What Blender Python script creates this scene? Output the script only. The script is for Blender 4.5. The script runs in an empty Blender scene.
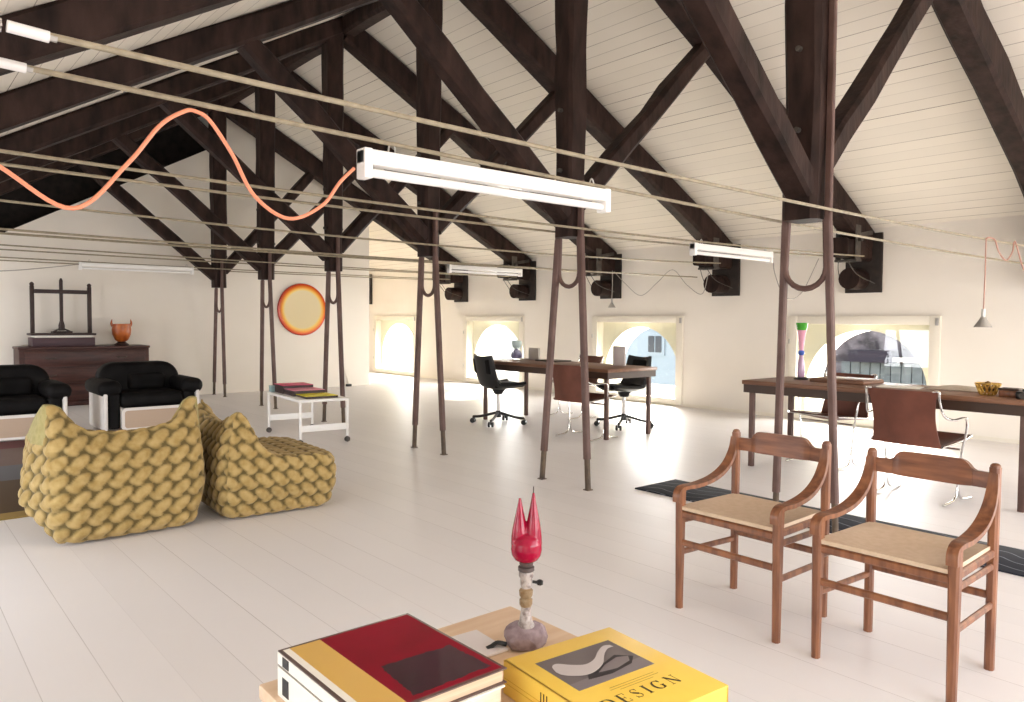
import bpy, bmesh, math, random
from mathutils import Vector, Matrix
import numpy as np
R = math.radians
C = bpy.context.scene.collection
rnd = random.Random(7)

# ------------------------------------------------------------------ helpers
def catmull(pts, n=6):
    P = [Vector(p) for p in pts]
    out = []
    for i in range(len(P) - 1):
        p0 = P[i-1] if i else P[0]*2 - P[1]
        p1, p2 = P[i], P[i+1]
        p3 = P[i+2] if i + 2 < len(P) else P[-1]*2 - P[-2]
        for k in range(n):
            t = k / n
            out.append(0.5*((2*p1) + (p2-p0)*t + (2*p0-5*p1+4*p2-p3)*t*t + (3*p1-p0-3*p2+p3)*t**3))
    out.append(P[-1])
    return out

class MB:
    def __init__(s):
        s.v = []; s.f = []
    def add(s, vs, fs):
        n = len(s.v)
        s.v += [tuple(v) for v in vs]
        s.f += [tuple(i+n for i in f) for f in fs]
        return s
    def box(s, c, d, rot=None, bev=0.0, seg=2):
        bm = bmesh.new()
        bmesh.ops.create_cube(bm, size=1)
        for v in bm.verts: v.co = Vector((v.co.x*d[0], v.co.y*d[1], v.co.z*d[2]))
        if bev > 0:
            bmesh.ops.bevel(bm, geom=bm.edges[:], offset=min(bev, min(d)*.49), segments=seg, profile=.5, affect='EDGES')
        return s.bm(bm, Matrix.Translation(Vector(c)) @ (rot.to_4x4() if rot else Matrix()))
    def bm(s, bm, M=Matrix()):
        bm.verts.ensure_lookup_table(); bm.verts.index_update()
        s.add([M @ v.co for v in bm.verts], [[v.index for v in f.verts] for f in bm.faces])
        bm.free(); return s
    def b2(s, lo, hi, bev=0.0, seg=2):
        lo, hi = Vector(lo), Vector(hi)
        return s.box((lo+hi)/2, [abs(a) for a in (hi-lo)], None, bev, seg)
    def bar(s, p0, p1, w, h, up=(0,0,1), bev=0.004, w1=None, h1=None):
        p0, p1 = Vector(p0), Vector(p1); d = (p1-p0).normalized()
        up = Vector(up)
        if abs(up.dot(d)) > .98: up = Vector((0,1,0))
        x = d.cross(up).normalized(); z = x.cross(d).normalized()
        w1 = w if w1 is None else w1; h1 = h if h1 is None else h1
        vs = []; fs = []
        for p, ww, hh in ((p0, w, h), (p1, w1, h1)):
            b = min(bev, ww*.45, hh*.45)
            for (a, c) in ((-1,-1),(1,-1),(1,1),(-1,1)):
                pa = (a*ww/2, c*(hh/2-b)); pb = (a*(ww/2-b), c*hh/2)
                seq = (pb, pa) if a*c > 0 else (pa, pb)
                seq = (pa, pb) if (a,c) in ((-1,-1),(1,1)) else (pb, pa)
                for q in seq: vs.append(p + x*q[0] + z*q[1])
        for i in range(8): fs.append((i, (i+1)%8, 8+(i+1)%8, 8+i))
        fs += [tuple(range(7,-1,-1)), tuple(range(8,16))]
        return s.add(vs, fs)
    def hewn(s, p0, p1, w, h, up=(0,0,1), rough=.012, seed=1, n=9, w1=None, h1=None, bow=0):
        r = random.Random(seed)
        p0, p1 = Vector(p0), Vector(p1); d = (p1-p0).normalized()
        up = Vector(up)
        if abs(up.dot(d)) > .98: up = Vector((0,1,0))
        x = d.cross(up).normalized(); z = x.cross(d).normalized()
        w1 = w1 or w; h1 = h1 or h
        vs = []; fs = []
        for k in range(n+1):
            t = k/n; p = p0.lerp(p1, t) + z*bow*math.sin(t*math.pi)
            ww = w + (w1-w)*t; hh = h + (h1-h)*t
            ox, oz = (r.uniform(-rough, rough), r.uniform(-rough, rough)) if 0 < k < n else (0, 0)
            for (a, c) in ((-1,-1),(1,-1),(1,1),(-1,1)):
                b = .018 + r.uniform(0, .018)
                b = min(b, ww*.3, hh*.3)
                pa = (a*ww/2, c*(hh/2-b)); pb = (a*(ww/2-b), c*hh/2)
                seq = (pa, pb) if (a,c) in ((-1,-1),(1,1)) else (pb, pa)
                jx, jz = r.uniform(-rough, rough)*.7, r.uniform(-rough, rough)*.7
                for q in seq: vs.append(p + x*(q[0]+ox+jx) + z*(q[1]+oz+jz))
        for k in range(n):
            for i in range(8): fs.append((k*8+i, k*8+(i+1)%8, (k+1)*8+(i+1)%8, (k+1)*8+i))
        fs += [tuple(range(7,-1,-1)), tuple(range(n*8, n*8+8))]
        return s.add(vs, fs)
    def tube(s, pts, r, seg=8, closed=False):
        P = [Vector(p) for p in pts]; n = len(P)
        rr = r if isinstance(r, (list, tuple)) else [r]*n
        vs = []; fs = []
        T = []
        for i in range(n):
            a = P[i-1] if (i or closed) else P[i]; b = P[(i+1) % n] if (i < n-1 or closed) else P[i]
            T.append((b-a).normalized())
        ref = Vector((0,0,1)) if abs(T[0].z) < .9 else Vector((1,0,0))
        u = T[0].cross(ref).normalized()
        for i in range(n):
            u = (u - T[i]*u.dot(T[i])).normalized(); w = T[i].cross(u)
            for k in range(seg):
                a = 2*math.pi*k/seg
                vs.append(P[i] + (u*math.cos(a) + w*math.sin(a))*rr[i])
        for i in range(n if closed else n-1):
            j = (i+1) % n
            for k in range(seg):
                fs.append((i*seg+k, i*seg+(k+1)%seg, j*seg+(k+1)%seg, j*seg+k))
        if not closed: fs += [tuple(range(seg-1,-1,-1)), tuple(range((n-1)*seg, n*seg))]
        return s.add(vs, fs)
    def cyl(s, p0, p1, r, seg=16, r1=None):
        return s.tube([p0, p1], [r, r if r1 is None else r1], seg)
    def lathe(s, prof, c=(0,0,0), seg=24, rot=None):
        c = Vector(c); vs = []; fs = []; n = len(prof)
        M = rot.to_3x3() if rot else Matrix.Identity(3)
        for (r, z) in prof:
            for k in range(seg):
                a = 2*math.pi*k/seg
                vs.append(c + M @ Vector((r*math.cos(a), r*math.sin(a), z)))
        for i in range(n-1):
            for k in range(seg):
                fs.append((i*seg+k, i*seg+(k+1)%seg, (i+1)*seg+(k+1)%seg, (i+1)*seg+k))
        fs += [tuple(range(seg-1,-1,-1)), tuple(range((n-1)*seg, n*seg))]
        return s.add(vs, fs)
    def prism(s, poly, frm, depth):
        """poly 2D; frm(u, v, w) -> 3D ; extruded from w=0 to depth"""
        n = len(poly)
        vs = [frm(u, v, 0) for u, v in poly] + [frm(u, v, depth) for u, v in poly]
        fs = [tuple(range(n-1,-1,-1)), tuple(range(n, 2*n))]
        for i in range(n): fs.append((i, (i+1)%n, n+(i+1)%n, n+i))
        return s.add(vs, fs)
    def sheet(s, fn, nu, nv, th):
        """fn(u,v)->Vector in 0..1 ; solidified along local normals"""
        P = [[Vector(fn(i/nu, j/nv)) for j in range(nv+1)] for i in range(nu+1)]
        top = []; bot = []
        for i in range(nu+1):
            for j in range(nv+1):
                du = P[min(i+1,nu)][j]-P[max(i-1,0)][j]; dv = P[i][min(j+1,nv)]-P[i][max(j-1,0)]
                nrm = du.cross(dv).normalized()
                top.append(P[i][j]+nrm*th/2); bot.append(P[i][j]-nrm*th/2)
        N = len(top); W = nv+1; fs = []
        for i in range(nu):
            for j in range(nv):
                a, b, c, d = i*W+j, (i+1)*W+j, (i+1)*W+j+1, i*W+j+1
                fs += [(a,b,c,d), (N+d,N+c,N+b,N+a)]
        for i in range(nu):
            for j in (0, nv):
                a, b = i*W+j, (i+1)*W+j
                fs.append((a, N+a, N+b, b) if j == 0 else (b, N+b, N+a, a))
        for j in range(nv):
            for i in (0, nu):
                a, b = i*W+j, i*W+j+1
                fs.append((b, N+b, N+a, a) if i == 0 else (a, N+a, N+b, b))
        return s.add(top+bot, fs)
    def build(s, name, m, parent=None, smooth=35, loc=None):
        me = bpy.data.meshes.new(name)
        me.from_pydata(s.v, [], s.f)
        bm = bmesh.new(); bm.from_mesh(me)
        bmesh.ops.recalc_face_normals(bm, faces=bm.faces[:])
        bm.to_mesh(me); bm.free()
        if m: me.materials.append(m)
        if smooth:
            for p in me.polygons: p.use_smooth = True
            me.set_sharp_from_angle(angle=R(smooth))
        me.update()
        o = bpy.data.objects.new(name, me); C.objects.link(o)
        if parent: o.parent = parent
        if loc: o.location = loc
        return o

def tag(o, label=None, cat=None, group=None, kind=None):
    if label: o['label'] = label
    if cat: o['category'] = cat
    if group: o['group'] = group
    if kind: o['kind'] = kind
    return o
def thing(name, label, cat, loc=(0,0,0), rz=0, group=None):
    o = bpy.data.objects.new(name, None); C.objects.link(o)
    o.location = loc; o.rotation_euler = (0,0,rz); o.empty_display_size = .1
    return tag(o, label, cat, group)
def copy_tree(o, parent=None):
    c = o.copy(); C.objects.link(c)
    if parent: c.parent = parent
    for ch in list(o.children): copy_tree(ch, c)
    return c
def struct(name, mb, m, parent=None, smooth=35):
    o = mb.build(name, m, parent, smooth); o['kind'] = 'structure'; return o

# ------------------------------------------------------------------ materials
def mat(name, col, rough=.5, metal=0., col2=None, scale=6., stretch=(1,1,1), bump=0., detail=4., lo=.35, hi=.65, spec=.5, trans=0., coat=0., bscale=None, ior=1.45, sheen=0.):
    m = bpy.data.materials.new(name); m.use_nodes = True
    nt = m.node_tree; b = nt.nodes['Principled BSDF']
    b.inputs['Base Color'].default_value = (*col, 1); b.inputs['Roughness'].default_value = rough
    b.inputs['Metallic'].default_value = metal; b.inputs['Specular IOR Level'].default_value = spec
    b.inputs['Transmission Weight'].default_value = trans; b.inputs['Coat Weight'].default_value = coat
    b.inputs['IOR'].default_value = ior; b.inputs['Sheen Weight'].default_value = sheen
    if col2 or bump:
        tc = nt.nodes.new('ShaderNodeTexCoord'); mp = nt.nodes.new('ShaderNodeMapping')
        mp.inputs['Scale'].default_value = stretch
        nt.links.new(tc.outputs['Object'], mp.inputs['Vector'])
        nz = nt.nodes.new('ShaderNodeTexNoise'); nz.inputs['Scale'].default_value = scale; nz.inputs['Detail'].default_value = detail
        nt.links.new(mp.outputs['Vector'], nz.inputs['Vector'])
        if col2:
            cr = nt.nodes.new('ShaderNodeValToRGB')
            cr.color_ramp.elements[0].position = lo; cr.color_ramp.elements[1].position = hi
            cr.color_ramp.elements[0].color = (*col, 1); cr.color_ramp.elements[1].color = (*col2, 1)
            nt.links.new(nz.outputs['Fac'], cr.inputs['Fac']); nt.links.new(cr.outputs['Color'], b.inputs['Base Color'])
        if bump:
            bp = nt.nodes.new('ShaderNodeBump'); bp.inputs['Strength'].default_value = bump; bp.inputs['Distance'].default_value = .01
            src = nz
            if bscale:
                src = nt.nodes.new('ShaderNodeTexNoise'); src.inputs['Scale'].default_value = bscale; src.inputs['Detail'].default_value = 3
                nt.links.new(mp.outputs['Vector'], src.inputs['Vector'])
            nt.links.new(src.outputs['Fac'], bp.inputs['Height']); nt.links.new(bp.outputs['Normal'], b.inputs['Normal'])
    return m

def plank_mat(name, col, joint, width, rough, var=.05, axis='X', joint_w=.03, slope=1.0, bump=.25, spec=.5):
    """boards running along Y, joints every `width` across X, each board slightly different"""
    m = bpy.data.materials.new(name); m.use_nodes = True
    nt = m.node_tree; N = nt.nodes; L = nt.links; b = N['Principled BSDF']
    b.inputs['Roughness'].default_value = rough; b.inputs['Specular IOR Level'].default_value = spec
    tc = N.new('ShaderNodeTexCoord'); sp = N.new('ShaderNodeSeparateXYZ'); L.new(tc.outputs['Object'], sp.inputs[0])
    def math_(op, a, bb=None):
        n = N.new('ShaderNodeMath'); n.operation = op
        for i, q in enumerate((a, bb)):
            if q is None: continue
            if isinstance(q, (int, float)): n.inputs[i].default_value = q
            else: L.new(q, n.inputs[i])
        return n.outputs[0]
    u = math_('DIVIDE', sp.outputs['X'], width*slope)
    fl = math_('FLOOR', u); fr = math_('FRACT', u)
    wn = N.new('ShaderNodeTexWhiteNoise'); wn.noise_dimensions = '1D'; L.new(fl, wn.inputs['W'])
    # joint mask; joint strength varies per board and along its length
    j1 = math_('LESS_THAN', fr, joint_w)
    nz = N.new('ShaderNodeTexNoise'); nz.inputs['Scale'].default_value = 1.3; L.new(tc.outputs['Object'], nz.inputs['Vector'])
    js = math_('MULTIPLY', j1, math_('ADD', .15, math_('MULTIPLY', math_('MULTIPLY', wn.outputs['Value'], nz.outputs['Fac']), 1.5)))
    mx = N.new('ShaderNodeMix'); mx.data_type = 'RGBA'
    hv = N.new('ShaderNodeHueSaturation'); hv.inputs['Color'].default_value = (*col, 1)
    nz2 = N.new('ShaderNodeTexNoise'); nz2.inputs['Scale'].default_value = 2.2; nz2.inputs['Detail'].default_value = 5; L.new(tc.outputs['Object'], nz2.inputs['Vector'])
    L.new(math_('ADD', 1 - var, math_('ADD', math_('MULTIPLY', wn.outputs['Value'], var), math_('MULTIPLY', math_('SUBTRACT', nz2.outputs['Fac'], .5), var*1.5))), hv.inputs['Value'])
    L.new(hv.outputs['Color'], mx.inputs[6]); mx.inputs[7].default_value = (*joint, 1)
    L.new(js, mx.inputs[0]); L.new(mx.outputs[2], b.inputs['Base Color'])
    bp = N.new('ShaderNodeBump'); bp.inputs['Strength'].default_value = bump; bp.inputs['Distance'].default_value = .006; bp.invert = True
    L.new(math_('ADD', j1, math_('MULTIPLY', nz2.outputs['Fac'], .5)), bp.inputs['Height']); L.new(bp.outputs['Normal'], b.inputs['Normal'])
    return m

def glass_mat(name):
    m = bpy.data.materials.new(name); m.use_nodes = True
    nt = m.node_tree; N = nt.nodes; L = nt.links
    N.remove(N['Principled BSDF']); out = N['Material Output']
    t = N.new('ShaderNodeBsdfTransparent'); t.inputs[0].default_value = (.97,.98,.97,1)
    g = N.new('ShaderNodeBsdfGlossy'); g.inputs['Roughness'].default_value = .02
    lw = N.new('ShaderNodeLayerWeight'); lw.inputs['Blend'].default_value = .5
    pw = N.new('ShaderNodeMath'); pw.operation = 'POWER'; pw.inputs[1].default_value = 5; L.new(lw.outputs['Facing'], pw.inputs[0])
    ml = N.new('ShaderNodeMath'); ml.operation = 'MULTIPLY_ADD'; ml.inputs[1].default_value = .6; ml.inputs[2].default_value = .03; L.new(pw.outputs[0], ml.inputs[0])
    mx = N.new('ShaderNodeMixShader'); L.new(ml.outputs[0], mx.inputs[0]); L.new(t.outputs[0], mx.inputs[1]); L.new(g.outputs[0], mx.inputs[2])
    L.new(mx.outputs[0], out.inputs[0]); return m

M = {}
M['floor'] = plank_mat('white painted floorboards', (.78,.745,.735), (.50,.46,.44), .20, .42, var=.03, joint_w=.016, bump=.12, spec=.28)
M['ceil'] = plank_mat('cream painted roof boards', (.76,.70,.605), (.15,.10,.065), .135, .6, var=.05, joint_w=.05, slope=.887, bump=.3)
M['wall'] = mat('cream plaster', (.78,.725,.645), .75, col2=(.81,.755,.68), scale=1.2, bump=.05, bscale=60)
M['trim'] = mat('cream gloss trim', (.77,.715,.61), .45)
M['niche'] = mat('cream reveal plaster', (.78,.735,.58), .8)
M['glass'] = glass_mat('window glass')
M['beam'] = mat('dark stained timber', (.010,.005,.0035), .6, col2=(.046,.0245,.019), scale=3.5, stretch=(3,3,1), bump=.45, detail=8, lo=.3, hi=.75, spec=.18, bscale=9)
M['steel'] = mat('brown painted steel', (.085,.045,.036), .5, col2=(.14,.082,.068), scale=5, spec=.4)
M['foot'] = mat('worn dark steel', (.045,.028,.02), .6, col2=(.12,.082,.05), scale=9)
M['iron'] = mat('dark iron', (.05,.042,.036), .5, metal=.3, col2=(.10,.085,.07), scale=14)
M['void'] = mat('dark board', (.012,.008,.006), .8, col2=(.03,.02,.015), scale=8)  # boards at the beam ends, and the added dark screen
M['cable'] = mat('galvanised cable', (.24,.20,.135), .5, col2=(.33,.28,.19), scale=30)
M['sleeve'] = mat('white turnbuckle sleeve', (.78,.76,.74), .35)
M['zinc'] = mat('grey zinc', (.45,.43,.40), .4, metal=.6)
M['white'] = mat('white enamel', (.85,.83,.80), .35)
M['tube'] = mat('opal fluorescent tube', (.82,.80,.78), .25, coat=.4)
M['orange_cord'] = mat('orange cord', (.80,.29,.165), .5)
M['pink_cord'] = mat('pinkish cord', (.42,.22,.165), .5)
M['grey_cord'] = mat('grey cord', (.35,.31,.27), .5)
M['walnut'] = mat('walnut', (.125,.044,.02), .38, col2=(.255,.10,.043), scale=4.5, stretch=(8,8,1), bump=.05, detail=6, coat=.15)
M['walnut_y'] = mat('walnut back rest', (.13,.045,.019), .36, col2=(.25,.095,.04), scale=5, stretch=(8,1,8), bump=.05, detail=6, coat=.2)
M['wicker'] = mat('beige woven seat', (.53,.395,.275), .75, col2=(.58,.44,.315), scale=40, bump=.1)
M['leather'] = mat('reddish brown leather', (.125,.04,.024), .5, col2=(.165,.055,.033), scale=7, bump=.08, bscale=120)
M['chrome'] = mat('chrome', (.72,.70,.68), .14, metal=1.)
M['black'] = mat('black leather', (.004,.0035,.0035), .6, col2=(.008,.007,.007), scale=6, bump=.2, bscale=14, spec=.12)
M['black_plastic'] = mat('black plastic', (.012,.012,.012), .4)
M['desk'] = mat('brown veneer desktop', (.15,.068,.036), .4, col2=(.215,.10,.055), scale=4, stretch=(9,1,9), detail=6)
M['desk_edge'] = mat('dark desk apron', (.05,.026,.016), .5)
M['chest'] = mat('dark red mahogany', (.030,.009,.0065), .42, col2=(.062,.018,.012), scale=4, stretch=(1,9,9), detail=6)
M['press'] = mat('dark press wood', (.025,.013,.011), .5, col2=(.045,.023,.02), scale=6)
M['press_base'] = mat('plum brown board', (.06,.028,.035), .5)
M['paper'] = mat('paper', (.80,.76,.68), .7)
M['cream_page'] = mat('cream page block', (.83,.76,.64), .7, col2=(.74,.66,.53), scale=3, stretch=(1,1,120))
M['vase'] = mat('orange glazed earthenware', (.50,.13,.02), .3, col2=(.30,.06,.012), scale=14)
M['brass'] = mat('brass', (.75,.48,.12), .3, metal=.9)
M['pine'] = mat('pine tabletop', (.66,.44,.27), .5, col2=(.77,.58,.41), scale=2.6, stretch=(1,10,10), detail=6, lo=.3, hi=.7)
M['shell_white'] = mat('white lacquer', (.72,.67,.63), .35)
M['beige'] = mat('beige panel', (.45,.33,.24), .5)

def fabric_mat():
    # patterned cloth; furrow shade put into its colour, olive brown between mustard lumps
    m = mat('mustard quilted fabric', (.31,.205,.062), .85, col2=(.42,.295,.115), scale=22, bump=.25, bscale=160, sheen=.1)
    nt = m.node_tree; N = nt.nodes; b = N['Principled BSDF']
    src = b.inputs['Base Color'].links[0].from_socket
    a = N.new('ShaderNodeAttribute'); a.attribute_name = 'weave_shade'
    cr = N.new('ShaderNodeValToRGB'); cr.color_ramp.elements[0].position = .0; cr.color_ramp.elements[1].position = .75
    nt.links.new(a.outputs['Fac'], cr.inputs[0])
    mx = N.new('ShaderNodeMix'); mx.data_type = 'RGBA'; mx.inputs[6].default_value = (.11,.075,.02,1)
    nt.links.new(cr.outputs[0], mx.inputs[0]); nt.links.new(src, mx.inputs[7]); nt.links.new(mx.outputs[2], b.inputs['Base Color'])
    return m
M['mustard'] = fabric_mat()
M['mustard_plain'] = mat('plain olive fabric', (.27,.225,.085), .9, col2=(.33,.28,.12), scale=30, bump=.2)

# ------------------------------------------------------------------ camera
sc = bpy.context.scene
cam = bpy.data.cameras.new('camera'); co = bpy.data.objects.new('camera', cam); C.objects.link(co)
f, yaw, pitch, roll, H = 756.5, .7038, -.041, .0066, 1.25
cam.sensor_width = 36; cam.lens = 36*f/1024; cam.clip_start = .02
fw = Vector((math.sin(yaw)*math.cos(pitch), math.cos(yaw)*math.cos(pitch), math.sin(pitch)))
rt = Vector((math.cos(yaw), -math.sin(yaw), 0)); up = rt.cross(fw)
r2 = rt*math.cos(roll) + up*math.sin(roll); u2 = -rt*math.sin(roll) + up*math.cos(roll)
mw = Matrix((r2, u2, -fw)).transposed().to_4x4(); mw.translation = (0, 0, H)
co.matrix_world = mw
sc.camera = co

# ------------------------------------------------------------------ room shell
XL, XR, YF, YB, YE = -.95, 9.05, -2.6, 12.66, 16.7
RX, RZ, SR, SL = 4.347, 4.818, .5226, .575
def zr(x): return RZ - SR*(x-RX)
def zl(x): return RZ - SL*(RX-x)
struct('floor', MB().b2((XL-.2, YF-.2, -.2), (9.6, YE+.2, 0)), M['floor'])
# roof planes as slabs
for nm, pts in (('ceiling_right', [(RX, RZ), (9.75, zr(9.75)), (9.75, zr(9.75)+.12), (RX, RZ+.12)]),
                ('ceiling_left', [(RX, RZ), (XL-.3, zl(XL-.3)), (XL-.3, zl(XL-.3)+.12), (RX, RZ+.12)])):
    mb = MB().prism(pts, lambda u, v, w: Vector((u, YF-.2+w, v)), YE-YF+.4)
    struct(nm, mb, M['ceil'])
# wall with the windows: piers, heads and arched plates
WC = [.72, 4.22, 7.70, 11.22, 14.76]
HW, HT, SILL, AR, SPR = .79, 1.235, .045, .735, .42
mb = MB()
ys = [YF-.2]
for c in WC: ys += [c-HW, c+HW]
ys.append(YE+.2)
for i in range(0, len(ys), 2):
    mb.b2((XR, ys[i], 0), (9.6, ys[i+1], zr(9.6)+.02))
for c in WC:
    mb.b2((XR, c-HW, HT), (9.6, c+HW, zr(9.6)+.02))
mb.prism([(XR, zr(9.6)), (9.6, zr(9.6)), (XR, zr(XR))], lambda u, v, w: Vector((u, YF-.2+w, v)), YE-YF+.4)
struct('wall_right', mb, M['wall'])
mb = MB()
for c in WC:
    n = 28
    for side in (-1, 1):      # each half of the arched plate as quads strips
        pr = None
        for k in range(n//2+1):
            a = math.pi/2 * k/(n//2)
            y = AR*math.sin(a); z = SPR + AR*math.cos(a)
            if pr:
                (y0, z0) = pr
                mb.add([Vector((X, c+side*yy, zz)) for X in (9.17, 9.6) for yy, zz in ((y0, z0), (y, z), (y, HT), (y0, HT))],
                       [(0,1,2,3), (7,6,5,4), (0,4,5,1), (1,5,6,2), (2,6,7,3), (3,7,4,0)])
            pr = (y, z)
        y0, y1 = sorted((c+side*AR, c+side*HW))
        mb.b2((9.17, y0, 0), (9.6, y1, HT))
    mb.b2((9.05, c-HW, 0), (9.6, c+HW, SILL))
struct('wall_right_arches', mb, M['niche'])
def wall_poly(name, y0, th, x0, x1):
    pts = [(x0, 0), (x1, 0), (x1, (zr(x1) if x1 > RX else zl(x1))+.05)]
    if x1 > RX > x0: pts.append((RX, RZ+.05))
    pts.append((x0, (zl(x0) if x0 < RX else zr(x0))+.05))
    struct(name, MB().prism(pts, lambda u, v, w: Vector((u, y0+w, v)), th), M['wall'])
struct('wall_back', MB().prism([(XL-.1,0),(7.2,0),(7.2,zr(7.2)+.05),(RX,RZ+.05),(RX,4.04),(XL-.1,4.04-.56*(RX-XL+.1))], lambda u, v, w: Vector((u, YB+w, v)), .16), M['wall'])
wall_poly('wall_far', YE, .16, XL-.1, 9.6)
struct('wall_passage', MB().b2((7.04, YB+.16, 0), (7.2, YE, zr(7.2)+.05)), M['wall'])
struct('wall_dark_screen', MB().prism([(XL-.1,0),(6.94,0),(6.94,zr(6.94)+.05),(RX,RZ+.05),(XL-.1,zl(XL-.1)+.05)], lambda u, v, w: Vector((u, YB+1.3+w, v)), .06), M['void'])  # added dark screen, stands in for the darkness beyond the gap
WL = [-1.2, 1.3, 4.22, 7.70, 11.22]
mb = MB(); ys = [YF-.2]
for c in WL: ys += [c-.75, c+.75]
ys.append(YE+.2)
for i in range(0, len(ys), 2): mb.b2((XL-.2, ys[i], 0), (XL, ys[i+1], zl(XL)+.02))
for c in WL:
    mb.b2((XL-.2, c-.75, 1.12), (XL, c+.75, zl(XL)+.02)); mb.b2((XL-.2, c-.75, 0), (XL, c+.75, .12))
struct('wall_left', mb, M['wall'])
# wall behind the camera with two broad glazed openings
mb = MB()
op = [(.3, 4.1), (4.9, 8.7)]; oz0, oz1 = .35, 2.15
xs = [XL-.1, op[0][0], op[0][1], op[1][0], op[1][1], 9.6]
for i in (0, 2, 4):
    xa, xb = xs[i], xs[i+1]
    pts = [(xa, 0), (xb, 0), (xb, min(zr(xb) if xb > RX else zl(xb), 9)+.05)]
    if xa < RX < xb: pts.append((RX, RZ+.05))
    pts.append((xa, (zl(xa) if xa < RX else zr(xa))+.05))
    mb.prism(pts, lambda u, v, w: Vector((u, YF-.16+w, v)), .16)
for xa, xb in op:
    mb.b2((xa, YF-.16, 0), (xb, YF, oz0))
    mb.prism([(xa, oz1), (xb, oz1), (xb, (zr(xb) if xb > RX else zl(xb))+.05), (xa, (zl(xa) if xa < RX else zr(xa))+.05)],
             lambda u, v, w: Vector((u, YF-.16+w, v)), .16)
struct('wall_front', mb, M['wall'])
# window frames with glass
for i, c in enumerate(WC):
    mb = MB(); o = .905
    for s in (-1, 1): mb.b2((XR-.035, c+s*HW, .02), (XR+.02, c+s*o, 1.325), .006)
    mb.b2((XR-.035, c-HW, HT-.012), (XR+.02, c+HW, 1.325), .006)
    mb.b2((XR-.035, c-HW, .02), (XR+.02, c+HW, SILL+.06), .006)
    w = struct('window_%d' % (i+1), mb, M['trim'])
    g = MB().b2((XR-.012, c-HW-.005, SILL+.055), (XR-.006, c+HW+.005, HT-.008)).build('glass', M['glass'], w)
    h = MB()
    for z in (.35, 1.0): h.cyl((XR-.038, c+o-.012, z-.03), (XR-.038, c+o-.012, z+.03), .008, 8)
    h.build('hinge', M['zinc'], w)
    MB().b2((XR-.05, c-o+.015, 1.22), (XR-.03, c-o+.05, 1.30), .004).build('latch', M['zinc'], w)
struct('trim_1', MB().b2((XR-.012, YF, 0), (XR+.005, .72-.92, .045)).b2((XR-.012, 1.64, 0), (XR+.005, 3.3, .045)).b2((XR-.012, 5.14, 0), (XR+.005, 6.78, .045)).b2((XR-.012, 8.62, 0), (XR+.005, 10.3, .045)).b2((XR-.012, 12.14, 0), (XR+.005, 13.84, .045)), M['trim'])

# ------------------------------------------------------------------ roof trusses
TT = [2.25, 4.18, 6.08, 8.21, 10.22, 12.22]
PX = [4.13, 4.12, 4.10, 4.19, 4.2, 4.25]
HB = [1.83, 1.885, 1.85, 1.81, 1.785, 1.73]
PW = [.235, .205, .195, .20, .215, .22]
where = ['nearest the camera, post just behind the two wooden armchairs',
         'whose post stands before the brown leather chairs at the far desk',
         'whose post stands left of the black swivel chair',
         'whose post stands just right of the round mirror',
         'whose post stands just left of the round mirror',
         'farthest away, its post close to the back wall']
for k in range(6):
    T, px, hb, pw = TT[k], PX[k], HB[k], PW[k]
    t = thing('roof_truss', 'dark timber roof truss ' + where[k], 'roof truss', (px, T, hb))
    L = lambda x, y, z: Vector((x-px, y, z-hb))
    kp = MB().hewn(L(px,0,hb), L(px,0,4.70), pw*.86, pw*.86, (0,1,0), .004, 11+k, 14, w1=pw*1.06, h1=pw*1.06)
    kp.build('king_post', M['beam'], t)
    for zz in (hb+.5, hb+.95):
        for s in (-1, 1):
            MB().cyl(L(px+s*(pw*.46),0,zz), L(px+s*(pw*.46+.03),0,zz), .016, 8).build('bolt', M['iron'], t)
    dr, wr, dl = .29, .21, .20
    cr = math.cos(math.atan(SR)); cl = math.cos(math.atan(SL))
    MB().hewn(L(RX+.02,0,zr(RX)-dr/2/cr-.02), L(9.02,0,zr(9.02)-dr/2/cr-.02), wr, dr, (0,0,1), .010, 31+k, 9).build('rafter', M['beam'], t)
    MB().hewn(L(RX-.02,0,zl(RX)-dl/2/cl-.01), L(XL+.02,0,zl(XL+.02)-dl/2/cl-.01), wr, dl, (0,0,1), .008, 51+k, 9).build('rafter', M['beam'], t)
    sw = .155
    MB().hewn(L(px+.06,0,hb+.27), L(5.86,0,zr(5.86)-dr/cr+.06), sw, sw*.95, (0,0,1), .007, 71+k, 6).build('strut', M['beam'], t)
    MB().hewn(L(px-.06,0,hb+.18), L(2.32,0,zl(2.32)-dl/cl+.06), sw*1.05, sw*1.05, (0,0,1), .006, 91+k, 6).build('strut', M['beam'], t)
    # wall end: beam stub, iron shoe, log end, dark board in the wall
    MB().hewn(L(8.40,0,2.10), L(9.03,0,2.08), .20, .22, (0,0,1), .01, 111+k, 5).build('beam_stub', M['beam'], t)
    ib = MB()
    for s in (-1, 1):
        ib.bar(L(8.62,s*.115,1.96), L(8.62,s*.115,2.36), .012, .12, (1,0,0))
        ib.cyl(L(8.62,s*.12,2.2), L(8.62,s*.165,2.2), .03, 10)
    ib.b2(L(8.56,-.13,1.945), L(8.68,.13,1.97))
    ib.bar(L(8.62,-.12,2.24), L(8.96,-.12,2.30), .012, .05, (0,0,1))
    ib.build('iron_bracket', M['iron'], t)
    MB().cyl(L(8.74,.04,1.76), L(9.03,.04,1.76), .125, 20).build('log_end', M['beam'], t)
    fr = MB().b2(L(9.005,-.215,1.60), L(9.045,.215,2.30), .006)
    fr.build('wall_board', M['void'], t)
    w = MB()
    w.tube(catmull([L(8.5,-.05,1.96), L(8.62,-.11,1.80), L(8.9,-.19,1.70)], 4), .005, 6)
    w.tube(catmull([L(8.5,.05,1.96), L(8.66,.13,1.86), L(8.8,.17,1.74)], 4), .005, 6)
    w.build('stay_wire', M['iron'], t)
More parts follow.
